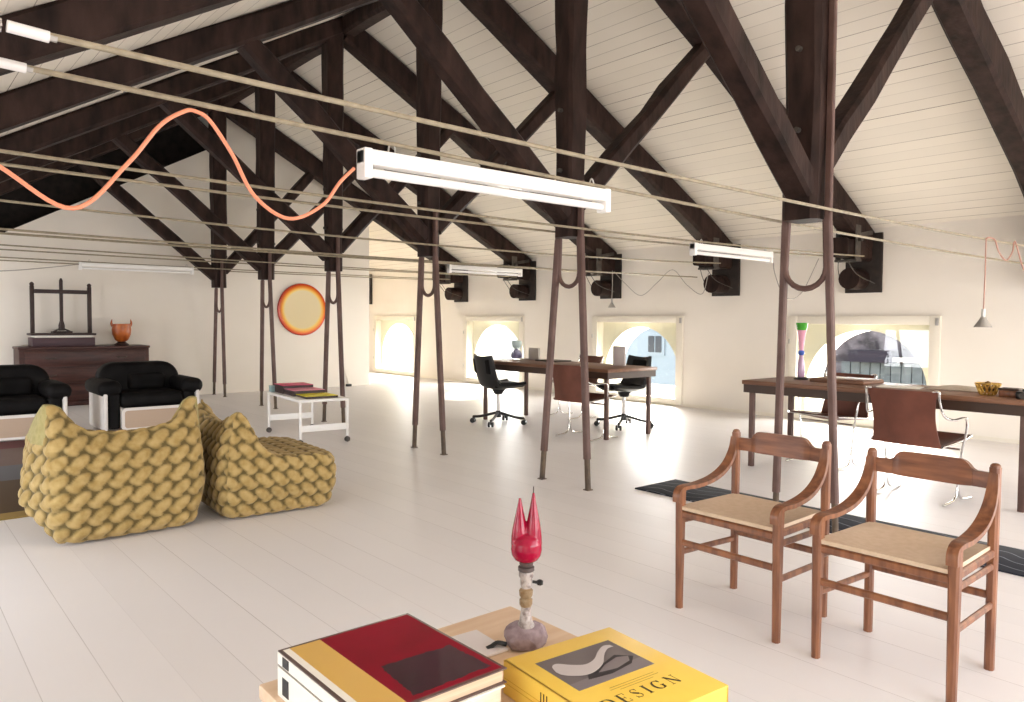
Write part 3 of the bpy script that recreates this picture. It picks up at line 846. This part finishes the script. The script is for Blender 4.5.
# ------------------------------------------------------------------ things on the desks
DZ = .7455
t = thing('trumpet_vase', 'tall pink vase with green rim on the right desk', 'vase', (6.24,3.42,DZ))
MB().lathe([(.06,0),(.062,.008),(.05,.016),(.03,.02)], (0,0,0), 24).build('base', M['black_plastic'], t)
MB().lathe([(.028,.018),(.033,.05),(.03,.12),(.02,.19),(.016,.215)], (0,0,0), 20).build('lower_stem', mat('mauve glass', (.40,.25,.36), .2, coat=.5), t)
MB().lathe([(.017,.212),(.027,.225),(.028,.24),(.018,.255)], (0,0,0), 20).build('blue_bead', mat('blue glass', (.04,.11,.45), .15, coat=.5), t)
MB().lathe([(.018,.252),(.022,.29),(.029,.36),(.036,.42),(.039,.432)], (0,0,0), 20).build('upper_stem', mat('pink glass', (.72,.33,.42), .2, coat=.5), t)
MB().lathe([(.037,.43),(.042,.445),(.052,.495),(.050,.497),(.036,.45),(.02,.44)], (0,0,0), 24).build('green_rim', mat('green glass', (.06,.33,.03), .2, coat=.5), t)
o = MB().b2((6.05,2.78,DZ),(6.42,3.24,DZ+.028),.006).b2((6.06,2.79,DZ+.0285),(6.41,3.23,DZ+.034),.002).build('leather_folder', M['desk'])
tag(o, 'brown leather folder lying on the right desk beside the pink vase', 'folder')
o = MB().box((6.1,2.52,DZ+.004),(.21,.30,.006),Matrix.Rotation(R(12),3,'Z')).build('paper_sheets', M['paper'])
tag(o, 'white paper sheets lying on the right desk above the leather chair', 'paper')
def pile(u, v):
    return (6.12+.28*u, 1.98+.36*v, DZ+.004+.026*math.sin(u*math.pi)**.6*math.sin(v*math.pi)**.6)
o = MB().sheet(pile, 10, 10, .006).build('cloth', mat('taupe cloth', (.46,.39,.31), .9, col2=(.52,.45,.37), scale=20, bump=.2))
tag(o, 'flat taupe cloth lying on the right desk left of the brass basket', 'cloth')
t = thing('brass_basket', 'brass openwork bowl standing on the right desk', 'bowl', (5.99,1.88,DZ))
MB().lathe([(.045,0),(.05,.006),(.012,.012)], (0,0,0), 20).build('base', M['brass'], t)
g = MB()
for k in range(14):
    for sgn in (-1,1):
        P = []
        for q in range(5):
            a = 2*math.pi*k/14 + sgn*q*.11; r = .048+.03*(q/4)
            P.append((r*math.cos(a), r*math.sin(a), .005+.075*q/4))
        g.tube(P, .0045, 5)
g.tube([(.078*math.cos(2*math.pi*k/24), .078*math.sin(2*math.pi*k/24), .08) for k in range(24)], .005, 6, True)
g.build('lattice', M['brass'], t)
g = MB()
for k in range(5):
    g.lathe([(.004,-.022),(.018,-.012),(.022,0),(.018,.012),(.004,.022)], (.03*math.cos(k*1.26), .03*math.sin(k*1.26), .048), 12)
g.lathe([(.004,-.022),(.018,-.012),(.022,0),(.018,.012),(.004,.022)], (0,0,.075), 12)
g.build('filling', mat('dark pods', (.11,.05,.015), .6, col2=(.4,.25,.06), scale=30), t)
t = thing('wooden_box', 'small dark wooden box right of the brass bowl on the desk', 'box', (5.96,1.73,DZ))
MB().b2((-.05,-.06,0),(.05,.06,.045),.004).build('body', M['walnut'], t)
MB().b2((-.052,-.062,.0455),(.052,.062,.06),.004).build('lid', M['desk_edge'], t)
t = thing('camera', 'black camera lying on the desk at the right edge', 'camera', (5.86,1.61,DZ))
MB().b2((-.035,-.065,0),(.035,.055,.05),.008).b2((-.025,-.03,.05),(.025,.02,.068),.006).build('body', M['black_plastic'], t)
MB().cyl((-.035,0,.026),(-.075,0,.026),.024,16).build('lens', M['iron'], t)
t = thing('glass_jar', 'clear jar with purple and blue contents on the far desk', 'jar', (6.36,7.40,DZ))
MB().lathe([(.05,0),(.085,.01),(.09,.1),(.085,.16),(.06,.175),(.058,.172),(.082,.155),(.086,.1),(.08,.014),(.01,.01)], (0,0,0), 24).build('glass', M['glass'], t)
MB().lathe([(.01,.012),(.07,.015),(.074,.06),(.05,.10),(.02,.13)], (0,0,0), 16).build('filling', mat('purple yarn', (.06,.03,.12), .8, col2=(.35,.33,.5), scale=25), t)
MB().lathe([(.02,.13),(.05,.15),(.07,.21),(.06,.235),(.02,.24)], (0,0,.0), 14).build('pale_tuft', mat('pale blue paper', (.55,.66,.64), .8), t)
o = MB().box((6.46,7.17,DZ+.075),(.03,.21,.15),Matrix.Rotation(R(-6),3,'Z'),.004).build('photo_frame', mat('light grey board', (.50,.45,.40), .6)); tag(o, 'pale grey upright frame standing on the far desk by the jar', 'frame')
o = MB().b2((6.30,6.60,DZ),(6.56,6.98,DZ+.014),.003).build('notebook', M['iron']); tag(o, 'dark flat notebook lying on the far desk beside the pale frame', 'notebook')
o = MB().box((6.42,5.70,DZ+.11),(.02,.17,.22),Matrix.Rotation(R(4),3,'Z'),.003).build('card', mat('lilac white card', (.60,.53,.50), .7)); tag(o, 'pale lilac card standing upright on the far desk', 'card')

# ------------------------------------------------------------------ white trolley and magazines
t = thing('trolley', 'low white metal trolley on casters behind the lounge chairs', 'trolley', (3.50,7.47,0), R(-6))
tc, ts = math.cos(R(-6)), math.sin(R(-6))
wx, wy, hh = .255, .53, .45
MB().b2((-wx,-wy,hh-.028),(wx,wy,hh),.005).build('top', M['white'], t)
for sx in (-1,1):
    for sy in (-1,1):
        x, y = sx*(wx-.012), sy*(wy-.012)
        lg = MB().b2((x-.011,y-.011,.06),(x+.011,y+.011,hh-.02),.002).build('leg', M['white'], t)
        g = MB()
        g.cyl((x,y-.012,.028),(x,y+.012,.028),.028,14).cyl((x,y,.03),(x,y,.07),.007,8)
        g.build('caster', M['iron'], lg)
for sy in (-1,1):
    MB().b2((-wx+.02,sy*(wy-.012)-.007,.13),(wx-.02,sy*(wy-.012)+.007,.195),.003).build('end_panel', M['white'], t)
t2 = [('magenta magazine topmost at the far end of the white trolley', (.75,.02,.16), (-.03,.33), .085), ('pink magazine in the middle of the white trolley', (.90,.28,.40), (-.02,.01), .055), ('yellow magazine on the near end of the white trolley', (.95,.75,.01), (.0,-.31), .022)]
for lb, c, (x, y), th in t2:
    t = thing('magazine', lb, 'magazine', (3.50+x*tc-y*ts, 7.47+x*ts+y*tc, hh+.0005), R(-6))
    MB().b2((-.165,-.158,0),(.165,.158,th),.002).build('pages', M['press'], t)
    MB().b2((-.166,-.159,th+.0002),(.166,.159,th+.003)).build('cover', mat(lb.split()[0]+' cover', c, .4, col2=tuple(min(1,a*1.2+.01) for a in c), scale=6), t)
x, y = -.222, .47
t = thing('box', 'small pale teal box at the far end of the white trolley', 'box', (3.50+x*tc-y*ts, 7.47+x*ts+y*tc, hh+.0005), R(-6))
MB().b2((-.022,-.04,0),(.02,.04,.06),.004).build('body', mat('teal paper', (.25,.36,.36), .5), t)
MB().b2((-.024,-.042,.0602),(.022,.042,.068),.002).build('lid', mat('teal lid', (.34,.46,.46), .5), t)

# ------------------------------------------------------------------ chest, press, vase, mirror
t = thing('chest', 'wide dark red wooden chest of drawers against the back wall', 'chest', (2.35,12.35,0))
MB().b2((-.82,-.24,.06),(.82,.28,.80),.006).build('body', M['chest'], t)
MB().b2((-.832,-.258,.8005),(.832,.29,.835),.008).build('top', M['chest'], t)
MB().b2((-.83,-.25,0),(.83,.28,.0595),.006).build('plinth', M['chest'], t)
for k in range(3):
    z0 = .09+k*.235
    d = MB().b2((-.76,-.258,z0),(.76,-.2402,z0+.215),.006).build('drawer', M['chest'], t)
    for x in (-.45,.45):
        MB().tube(catmull([(x-.06,-.258,z0+.12),(x-.05,-.28,z0+.115),(x,-.285,z0+.11),(x+.05,-.28,z0+.115),(x+.06,-.258,z0+.12)],3), .006, 6).build('handle', M['iron'], d)
t = thing('book_press', 'dark antique book press with centre screw on the chest', 'press', (2.08,12.35,.836))
MB().b2((-.385,-.19,0),(.385,.19,.125),.006).build('base', M['press_base'], t)
MB().b2((-.40,-.20,.155),(.40,.20,.185),.006).build('bed', M['press'], t)
MB().b2((-.35,-.17,.1255),(.35,.17,.1545)).build('paper_pack', M['paper'], t)
for s in (-1,1):
    MB().b2((s*.355-.025,-.03,.186),(s*.355+.025,.03,.85),.006).lathe([(.02,.85),(.03,.865),(.025,.885),(.008,.90)],(s*.355,0,0),12).build('upright', M['press'], t)
MB().b2((-.329,-.04,.745),(.329,.04,.80),.008).build('cross_beam', M['press'], t)
MB().tube([(0,0,.22),(0,0,.30),(0,0,.36),(0,0,.93)], [.04,.04,.024,.024], 12).lathe([(.024,.93),(.012,.96),(.004,.965)],(0,0,0),10).build('screw', M['press'], t)
MB().box((0,0,.20),(.24,.2,.028),None,.006).bar((-.1,0,.21),(0,0,.26),.05,.02).bar((.1,0,.21),(0,0,.26),.05,.02).build('platen', M['press'], t)
t = thing('earthenware_pot', 'orange eared pot standing on the dark chest', 'pot', (2.855,12.35,.836)); t.scale = (1,1,1.15)
MB().lathe([(.095,0),(.10,.012),(.07,.03),(.05,.045)],(0,0,0),24).build('foot', M['press'], t)
MB().lathe([(.05,.044),(.09,.07),(.125,.14),(.132,.20),(.122,.25),(.128,.275),(.12,.276),(.112,.25),(.12,.2),(.11,.14),(.05,.07)],(0,0,0),28).build('bowl', M['vase'], t)
for s in (-1,1):
    MB().tube(catmull([(s*.118,0,.25),(s*.135,0,.285),(s*.125,0,.335)],4), [.022,.021,.019,.018,.016,.013,.011,.008,.004], 8).build('ear', M['vase'], t)
t = thing('round_mirror', 'round mirror with orange to yellow graded rim on the back wall', 'mirror', (5.85,YB,1.41))
def rim_mat():
    m = bpy.data.materials.new('graded rim'); m.use_nodes = True
    nt = m.node_tree; N = nt.nodes; L = nt.links; b = N['Principled BSDF']; b.inputs['Roughness'].default_value = .25
    tc = N.new('ShaderNodeTexCoord'); ln = N.new('ShaderNodeVectorMath'); ln.operation = 'LENGTH'; 
    mp = N.new('ShaderNodeMapping'); mp.inputs['Scale'].default_value = (1,0,1)
    L.new(tc.outputs['Object'], mp.inputs[0]); L.new(mp.outputs[0], ln.inputs[0])
    mr = N.new('ShaderNodeMapRange'); mr.inputs[1].default_value = .33; mr.inputs[2].default_value = .46; L.new(ln.outputs['Value'], mr.inputs[0])
    cr = N.new('ShaderNodeValToRGB'); e = cr.color_ramp.elements
    e[0].position = 0; e[0].color = (.72,.60,.36,1); e[1].position = 1; e[1].color = (.42,.02,.008,1)
    for p, c in ((.22,(.85,.58,.14)), (.5,(.80,.27,.02)), (.75,(.62,.07,.01))):
        q = e.new(p); q.color = (*c,1)
    L.new(mr.outputs[0], cr.inputs[0]); L.new(cr.outputs[0], b.inputs['Base Color'])
    return m
ry = Matrix.Rotation(R(90),3,'X')
MB().lathe([(.34,0),(.455,0),(.46,.012),(.45,.035),(.40,.045),(.345,.036)],(0,-.002,0),64,ry).build('rim', rim_mat(), t, 40)
MB().lathe([(.345,.0),(.345,.03)],(0,-.004,0),64,ry).build('mirror_glass', mat('mirror glass', (.68,.565,.43), .2, metal=.5), t)
t = thing('wall_socket', 'small black floor socket at the foot of the back wall', 'socket', (6.74,YB-.05,0))
MB().b2((-.05,-.03,0),(.05,.03,.045),.008).cyl((0,-.03,.025),(0,-.034,.025),.018,14).build('box', M['black_plastic'], t)
MB().tube(catmull([(.04,.035,.03),(.0,.042,.12),(-.08,.042,.4),(-.12,.042,.9),(-.13,.042,1.6)],6), .006, 6).build('wire', M['trim'], t)

# ------------------------------------------------------------------ foreground table
t = thing('pine_table', 'low pine table with books at the bottom of the photo', 'table', (1.03,1.2,0))
MB().b2((-.375,-.62,.385),(.375,.455,.42),.006).build('tabletop', M['pine'], t)
for sx in (-1,1):
    for y in (-.56,.39):
        MB().b2((sx*.32-.03,y-.03,0),(sx*.32+.03,y+.03,.3848),.005).build('leg', M['pine'], t)
TZ = .4205
# lower white volume and the art book on it
t = thing('art_book', 'thick white book under the red and yellow art book', 'book', (.835,1.385,TZ))
MB().b2((-.155,-.188,.004),(.158,.185,.062),.002).build('pages', M['cream_page'], t)
MB().b2((-.165,-.195,0),(.163,.193,.004),.001).b2((-.165,-.195,.062),(.163,.193,.066),.001).b2((-.167,-.195,0),(-.1605,.193,.066),.001).build('cover', M['paper'], t)
MB().b2((-.1685,.135,.012),(-.167,.165,.05)).build('spine_mark', M['black_plastic'], t)
t = thing('art_book', 'large art book with red, yellow and black cover', 'book', (.838,1.387,TZ+.0668))
MB().b2((-.155,-.186,.003),(.162,.186,.029),.001).build('pages', mat('tan page edges', (.56,.40,.27), .5, col2=(.64,.49,.35), scale=3, stretch=(1,1,120)), t)
cv = MB().b2((-.168,-.193,.0292),(.168,.193,.0325),.001).b2((-.168,-.193,0),(.168,.193,.003),.001)
cv = cv.build('cover', mat('dark cover rim', (.10,.06,.05), .3), t)
MB().b2((-.1685,-.193,.003),(-.1555,.193,.0292)).build('spine', M['paper'], t)
MB().b2((-.170,.135,.006),(-.1685,.165,.027)).build('spine_mark', M['black_plastic'], t)
MB().b2((-.145,-.184,.0326),(-.072,.184,.0330)).build('yellow_band', mat('ochre print', (.68,.42,.11), .35, coat=.3), cv)
MB().b2((-.160,-.184,.0326),(-.145,.184,.0330)).build('white_band', M['paper'], cv)
MB().b2((-.072,-.184,.0326),(.160,.184,.0330)).build('red_band', mat('crimson print', (.19,.001,.012), .45, col2=(.25,.002,.018), scale=5, spec=.25), cv)
g = MB()
n = 20; P = []
rr_ = random.Random(3)
for (a, b) in (((-.048,-.168),(.145,-.165)), ((.145,-.165),(.138,-.028)), ((.138,-.028),(-.035,-.02)), ((-.035,-.02),(-.048,-.168))):
    for k in range(n): P.append((a[0]+(b[0]-a[0])*k/n+rr_.uniform(-.003,.003), a[1]+(b[1]-a[1])*k/n+rr_.uniform(-.003,.003)))
g.prism(P, lambda u,v,w: Vector((u,v,.03305+w)), .0003)
g.build('black_block', mat('black print', (.028,.008,.014), .3, col2=(.05,.014,.024), scale=9, coat=.3), cv)
o = MB().box((1.13,1.50,TZ+.004),(.155,.145,.006),Matrix.Rotation(R(-4),3,'Z'),.001).build('booklet', mat('white booklet', (.74,.69,.70), .4))
tag(o, 'thin white booklet lying between art book and stone lamp', 'booklet')
# yellow design book; local x along its width, y towards its head, origin at far left corner
t = thing('design_book', 'thick yellow book with a chaise photo on its cover', 'book', (1.057,1.268,TZ), R(-4.9))
yel = mat('yellow cloth cover', (.84,.56,.085), .45, col2=(.86,.59,.10), scale=12)
W_, D_ = .318, .362
MB().b2((.006,-D_+.004,.004),(W_-.006,-.004,.071),.002).build('pages', M['cream_page'], t)
cv = MB().b2((0,-D_,.071),(W_,0,.0755),.0015).b2((0,-D_,0),(W_,0,.004),.0015).b2((0,-D_,0),(.006,0,.0755),.0015).b2((.003,-.006,.003),(W_-.001,-.001,.0722)).b2((W_-.007,-D_,.003),(W_-.001,0,.0722))
cv.b2((.001,-D_,.003),(W_-.001,-D_+.005,.0722)); cv = cv.build('cover', yel, t)
g = MB()
for z in (.026,.036): g.b2((-.0006,-.155,z),(.0002,-.005,z+.0012))
g.build('spine_line', mat('darker yellow', (.62,.36,.02), .5), cv)
zt = .0756
def flat(name, poly, m, z, par, th=.0003):
    return MB().prism(poly, lambda u,v,w: Vector((u,v,z+w)), th).build(name, m, par, 0)
px0, px1, py0, py1 = .046, .262, -.205, -.056
ph = flat('photo', [(px0,py0),(px1,py0),(px1,py1),(px0,py1)], mat('photo grey', (.115,.095,.095), .35, col2=(.16,.135,.135), scale=6), zt, cv)
def uvp(pts): return [(px0+(px1-px0)*u, py0+(py1-py0)*v) for u, v in pts]
flat('photo_floor', uvp([(0,0),(1,0),(1,.28),(0,.2)]), mat('photo floor', (.21,.18,.19), .35), zt+.0003, ph)
flat('chaise_shadow', uvp([(.22,.17),(.5,.12),(.82,.2),(.95,.36),(.8,.55),(.55,.42),(.32,.36)]), mat('photo dark', (.035,.028,.03), .35), zt+.0006, ph)
flat('chaise_base', uvp([(.40,.25),(.62,.2),(.84,.28),(.90,.40),(.78,.47),(.56,.38)]), mat('photo mid', (.20,.17,.175), .35), zt+.0009, ph)
top_ = catmull([(.05,.60,0),(.09,.76,0),(.17,.80,0),(.27,.66,0),(.40,.55,0),(.55,.60,0),(.70,.76,0),(.84,.87,0),(.92,.84,0)], 5)
bot_ = catmull([(.93,.77,0),(.84,.76,0),(.72,.64,0),(.56,.42,0),(.38,.30,0),(.24,.30,0),(.12,.40,0),(.06,.50,0)], 5)
flat('chaise', uvp([(p.x,p.y) for p in top_+bot_]), mat('photo light', (.52,.47,.46), .35), zt+.0012, ph)
# title lettering
def text(body, size, loc, par, m, name, rot=(0,0,0), sx=1., space=1.):
    cu = bpy.data.curves.new(name, 'FONT'); cu.body = body; cu.size = size; cu.extrude = .0002; cu.space_character = space; cu.align_x = 'LEFT'
    ob = bpy.data.objects.new(name, cu); C.objects.link(ob)
    bpy.context.view_layer.update()
    me = bpy.data.meshes.new_from_object(ob.evaluated_get(bpy.context.evaluated_depsgraph_get()))
    bpy.data.objects.remove(ob); bpy.data.curves.remove(cu)
    o = bpy.data.objects.new(name, me); C.objects.link(o); me.materials.clear(); me.materials.append(m)
    o.location = loc; o.rotation_euler = rot; o.scale = (sx,1,1); o.parent = par
    return o
# thick/thin lettering drawn as strokes: every letter = list of (polyline, width)
ink = mat('dark ink', (.05,.035,.012), .5)
def letters(par, word, x, y, h, gap, z, frm=None, name='title'):
    g = MB()
    K, k = .17, .035
    def arc(cx, cy, rx, ry, a0, a1, n=14): return [(cx+rx*math.cos(R(a0+(a1-a0)*i/n)), cy+ry*math.sin(R(a0+(a1-a0)*i/n))) for i in range(n+1)]
    GL = {
     'D': (.80, [([(.14,0),(.14,1)],K,K), ([(0,.985),(.36,.985)],k,k), ([(0,.015),(.36,.015)],k,k), (arc(.34,.5,.36,.485,90,-90),k,k,K)]),
     'E': (.70, [([(.14,0),(.14,1)],K,K), ([(0,.985),(.60,.985)],k,k), ([(0,.015),(.62,.015)],k,k), ([(.2,.5),(.45,.5)],k,k), ([(.60,1),(.60,.76)],k,k), ([(.62,0),(.62,.28)],k,k), ([(.45,.38),(.45,.62)],k,k)]),
     'S': (.62, [(arc(.29,.76,.22,.225,20,180)+arc(.29,.76,.22,.2,180,235),k,k,.06), ([(.13,.66),(.28,.53),(.44,.40)],K,K), (arc(.29,.24,.24,.225,35,-160),k,k,.06), ([(.5,1),(.5,.74)],k,k), ([(.05,0),(.05,.28)],k,k)]),
     'I': (.36, [([(.16,0),(.16,1)],K,K), ([(0,.985),(.32,.985)],k,k), ([(0,.015),(.32,.015)],k,k)]),
     'G': (.84, [(arc(.42,.5,.36,.485,40,320,24),k,k,K), ([(.70,1),(.70,.70)],k,k), ([(.66,.40),(.66,.05)],K*.9,K*.9), ([(.50,.41),(.82,.41)],k,k)]),
     'N': (.90, [([(.12,0),(.12,1)],k,k), ([(.10,1),(.72,.02)],K,K), ([(.74,0),(.74,1)],k,k), ([(.0,.015),(.24,.015)],k,k), ([(.0,.985),(.16,.985)],k,k), ([(.62,.985),(.86,.985)],k,k)]),
     'l': (.2, [([(.06,0),(.06,1)],.12,.12)]),
    }
    cx = x
    for ch in word:
        adv, st = GL[ch]
        for s_ in st:
            pl = s_[0]
            for i in range(len(pl)-1):
                a, b = Vector(pl[i]), Vector(pl[i+1]); d = b-a
                if d.length < 1e-6: continue
                if len(s_) == 4:      # width swells where the curve runs vertically
                    vert = abs(d.y)/d.length; w = s_[1] + (s_[3]-s_[1])*vert**1.5
                else: w = s_[1]
                nn = Vector((-d.y, d.x)).normalized()*w/2; e = d.normalized()*(.01 if len(pl) > 2 else 0)
                q = [a-nn-e, b-nn+e, b+nn+e, a+nn-e]
                pts = [(cx+p.x*h, y+p.y*h) for p in q]
                g.prism(pts, frm or (lambda u,v,w_: Vector((u,v,z+w_))), .0003)
        cx += adv*h + gap
    return g.build(name, ink, par, 0)
letters(cv, 'DESIGN', .050, -.294, .033, .0132, zt)
g = MB()
for q, (a, b) in enumerate(((.105,.232),(.10,.238),(.12,.215))):
    g.b2((a, -.232-q*.008, zt), (b, -.2305-q*.008, zt+.0002))
g.build('small_print', mat('pale ink', (.42,.27,.04), .6), cv)
letters(cv, 'lll', 0, 0, .03, .004, 0, frm=lambda u,v,w_: Vector((-.0002-w_, -.135-u, .028+v)), name='spine_lettering')

# red tulip lamp on its stone
t = thing('tulip_lamp', 'red glass tulip lamp on a purple stone, on pine table', 'lamp', (1.262,1.425,TZ))
bm = bmesh.new(); bmesh.ops.create_icosphere(bm, subdivisions=3, radius=1)
r9 = random.Random(4); dirs = [(Vector((r9.uniform(-1,1),r9.uniform(-1,1),r9.uniform(-.6,1))).normalized(), r9.uniform(.72,.95)) for _ in range(16)]
for v in bm.verts:
    d = v.co.normalized(); s = 1.0
    for q, h_ in dirs:
        k_ = d.dot(q)
        if k_ > .01: s = min(s, h_/k_)
    v.co = Vector((d.x*s*.064, d.y*s*.056, max(d.z*s*.038, -.024)+.0245))
bmx = MB().bm(bm); bmx.build('stone', mat('purple stone', (.20,.145,.165), .8, col2=(.33,.26,.28), scale=40, bump=.5), t, 25)
lime = mat('encrusted grey metal', (.42,.37,.34), .6, col2=(.15,.11,.10), scale=70, bump=.4, lo=.45, hi=.7)
MB().lathe([(.023,.038),(.024,.05),(.017,.062),(.014,.08),(.0125,.095),(.014,.10)],(0,0,0),16).build('stem_foot', lime, t)
MB().lathe([(.0125,.098),(.0165,.105),(.017,.118),(.013,.122),(.017,.128),(.018,.142),(.012,.148)],(0,0,0),10).build('collar', mat('brassy collar', (.24,.15,.07), .5, metal=.5, col2=(.35,.26,.16), scale=50), t)
MB().lathe([(.012,.146),(.0145,.155),(.015,.172),(.019,.178),(.019,.188),(.016,.192)],(0,0,0),16).build('stem', lime, t)
MB().lathe([(.016,.19),(.021,.193),(.021,.202),(.0155,.205),(.018,.209),(.018,.216),(.012,.219)],(0,0,0),16).build('socket', mat('dark socket', (.07,.05,.045), .5), t)
MB().cyl((.012,-.01,.163),(.024,-.02,.161),.004,8).lathe([(.004,-.007),(.008,-.005),(.0085,.004),(.004,.007)],(.027,-.022,.161),10).build('switch', M['black_plastic'], t)
MB().tube(catmull([(-.055,.012,.012),(-.075,.022,.018),(-.088,.03,.010),(-.1,.034,.006)],4), .006, 8).build('plug_lead', M['black_plastic'], t)
redg = mat('red glass', (.25,.001,.022), .12, col2=(.35,.003,.035), scale=20, spec=.4)
redg.node_tree.nodes['Principled BSDF'].inputs['Transmission Weight'].default_value = .15
# bulb body dividing into two long pointed lobes
cup = MB()
cup.lathe([(.010,.212),(.020,.2155),(.0305,.222),(.0375,.233),(.040,.248),(.0385,.264),(.033,.279),(.022,.288),(.010,.291)],(0,0,0),32)
prof_ = [(.232,.015),(.245,.0205),(.262,.0225),(.28,.0218),(.297,.0195),(.313,.0165),(.329,.0132),(.344,.0098),(.358,.0070),(.368,.005),(.378,.0034)]
for s, st in ((-1,1.0),(1,1.13)):
    rad = Vector((.762,-.647,0))
    P = []; Rr = []
    for z, r in prof_:
        z2 = z if z < .27 else .27+(z-.27)*st
        P.append(rad*s*.0172 + Vector((0,0,z2))); Rr.append(r)
    cup.tube(P, Rr, 20)
cu_ = cup.build('tulip', redg, None, 60)
mm = cu_.modifiers.new('r', 'REMESH'); mm.mode = 'VOXEL'; mm.voxel_size = .0016
mm = cu_.modifiers.new('s', 'SMOOTH'); mm.factor = .5; mm.iterations = 6
bpy.context.view_layer.update()
me_ = bpy.data.meshes.new_from_object(cu_.evaluated_get(bpy.context.evaluated_depsgraph_get()))
cu_.modifiers.clear(); cu_.data = me_; cu_.parent = t
for p in me_.polygons: p.use_smooth = True
MB().cyl(Vector((.762,-.647,0))*.0172+Vector((0,0,.386)), Vector((.762,-.647,0))*.0172+Vector((0,0,.408)), .0016, 6).build('tip_wire', M['iron'], t)

# ------------------------------------------------------------------ outside the windows
def facade(name, label, x, y0, y1, z0, z1, m, rows, cols, winm, ww=1.0, wh=1.4, trimm=None, roofm=None):
    t = thing(name, label, 'building', (x, (y0+y1)/2, z0))
    c = (y0+y1)/2
    MB().b2((0,y0-c,0),(5,y1-c,z1-z0)).build('wall', m, t)
    for r in rows:
        for k in range(cols):
            y = y0-c + (k+.5)*(y1-y0)/cols
            w = MB().b2((-.06,y-ww/2-.12,r-z0-.12),(-.001,y+ww/2+.12,r-z0+wh+.12)).build('window', trimm or M['trim'], t)
            MB().b2((-.08,y-ww/2,r-z0),(-.0605,y-.03,r-z0+wh)).b2((-.08,y+.03,r-z0),(-.0605,y+ww/2,r-z0+wh)).build('pane', winm, w)
    MB().b2((-.25,y0-c-.2,z1-z0),(5.2,y1-c+.2,z1-z0+.18)).build('roof', roofm or M['zinc'], t)
    return t
dk = mat('dark pane', (.05,.055,.065), .2)
struct('terrain', MB().b2((9.61,-30,-3.4),(70,60,-3.2)), mat('pale paving', (.62,.58,.50), .9, col2=(.70,.66,.58), scale=.6))
pb = mat('pale blue render', (.30,.345,.375), .9)
facade('apartment_building', 'pale blue building seen through the middle window', 22, 16.2, 19.3, -3.2, 3.2, pb, (.1,), 1, dk, .6, .6, pb)
b = facade('stone_building', 'mottled grey stone building seen through the rightmost window', 20, 5.2, 11.8, -3.2, 3.0, mat('mottled stone', (.035,.03,.035), .9, col2=(.15,.13,.145), scale=2.2, detail=8, lo=.4, hi=.6), (), 2, dk, 1.3, .9)
M['shutter'] = mat('grey blue shutter', (.07,.083,.088), .7, col2=(.12,.135,.14), scale=3)
MB().b2((-.35,-.15,3.42),(-.001,.95,3.72)).build('awning', mat('dark purple awning', (.016,.012,.022), .8), b)
MB().b2((-.3,-.9,3.46),(-.001,-.16,3.56)).build('ledge', M['trim'], b)
for k in range(13):
    y = -2.1+k*.26
    MB().b2((-.10,y,1.6),(-.02,y+.235,3.40)).build('shutter', M['shutter'], b)
facade('white_house', 'bright white house seen far through the left windows', 24, 22, 34, -3.2, 3.2, mat('white render', (.75,.72,.66), .9), (), 4, dk, 1.0, 1.5)
o = MB().b2((13.0,-8,-3.2),(13.3,34,-.15)).build('parapet_wall', mat('pale parapet', (.68,.63,.56), .9, col2=(.74,.70,.63), scale=1.5)); tag(o, 'pale low parapet wall outside beyond the windows', 'wall')

# ------------------------------------------------------------------ light
w = bpy.data.worlds.new('world'); sc.world = w; w.use_nodes = True
N = w.node_tree.nodes; bg = N['Background']
sky = N.new('ShaderNodeTexSky'); sky.sky_type = 'NISHITA'; sky.sun_disc = False; sky.sun_elevation = R(24); sky.sun_rotation = R(58); sky.altitude = 200; sky.dust_density = 2.5
hs = N.new('ShaderNodeHueSaturation'); hs.inputs['Saturation'].default_value = .45
w.node_tree.links.new(sky.outputs[0], hs.inputs['Color']); w.node_tree.links.new(hs.outputs[0], bg.inputs[0]); bg.inputs[1].default_value = .8
def sun(d, e, c, ang):
    l = bpy.data.lights.new('sun', 'SUN'); l.energy = e; l.color = c; l.angle = R(ang)
    o = bpy.data.objects.new('sun', l); C.objects.link(o)
    o.rotation_euler = Vector(d).to_track_quat('-Z', 'Y').to_euler(); return o
sun((-1,-.60,-.42), 8, (1,.93,.82), .6)
def area(loc, d, sx, sy, e, c, name='daylight'):
    l = bpy.data.lights.new(name, 'AREA'); l.shape = 'RECTANGLE'; l.size = sx; l.size_y = sy; l.energy = e; l.color = c
    o = bpy.data.objects.new(name, l); C.objects.link(o); o.location = loc
    o.rotation_euler = Vector(d).to_track_quat('-Z', 'Y').to_euler(); return o
area((2.2, YF-.25, 1.25), (0,1,.05), 3.7, 1.75, 98, (.99,.955,.975))
area((6.8, YF-.25, 1.25), (0,1,.05), 3.7, 1.75, 125, (.995,.955,.965))
for c, e in zip(WL, (1.5, 4, 20, 36, 34)):
    area((XL-.22, c, .62), (1,0,.12), 1.3, .9, e, (.93,.95,1))
for c, e in zip(WC, (16, 62, 95, 100, 80)):
    area((9.75, c, .75), (-1,0,.0), 1.3, 1.0, e, (.99,.96,.96))
vs_ = sc.view_settings
sc.display_settings.display_device = 'sRGB'
vs_.view_transform = 'Standard'; vs_.look = 'None'; vs_.gamma = 1; vs_.use_curve_mapping = False; vs_.exposure = .60
sc.cycles.use_denoising = True
sc.cycles.max_bounces = 10; sc.cycles.diffuse_bounces = 6; sc.cycles.transparent_max_bounces = 12
sc.cycles.sample_clamp_indirect = 6
sc.cycles.caustics_reflective = False; sc.cycles.caustics_refractive = False
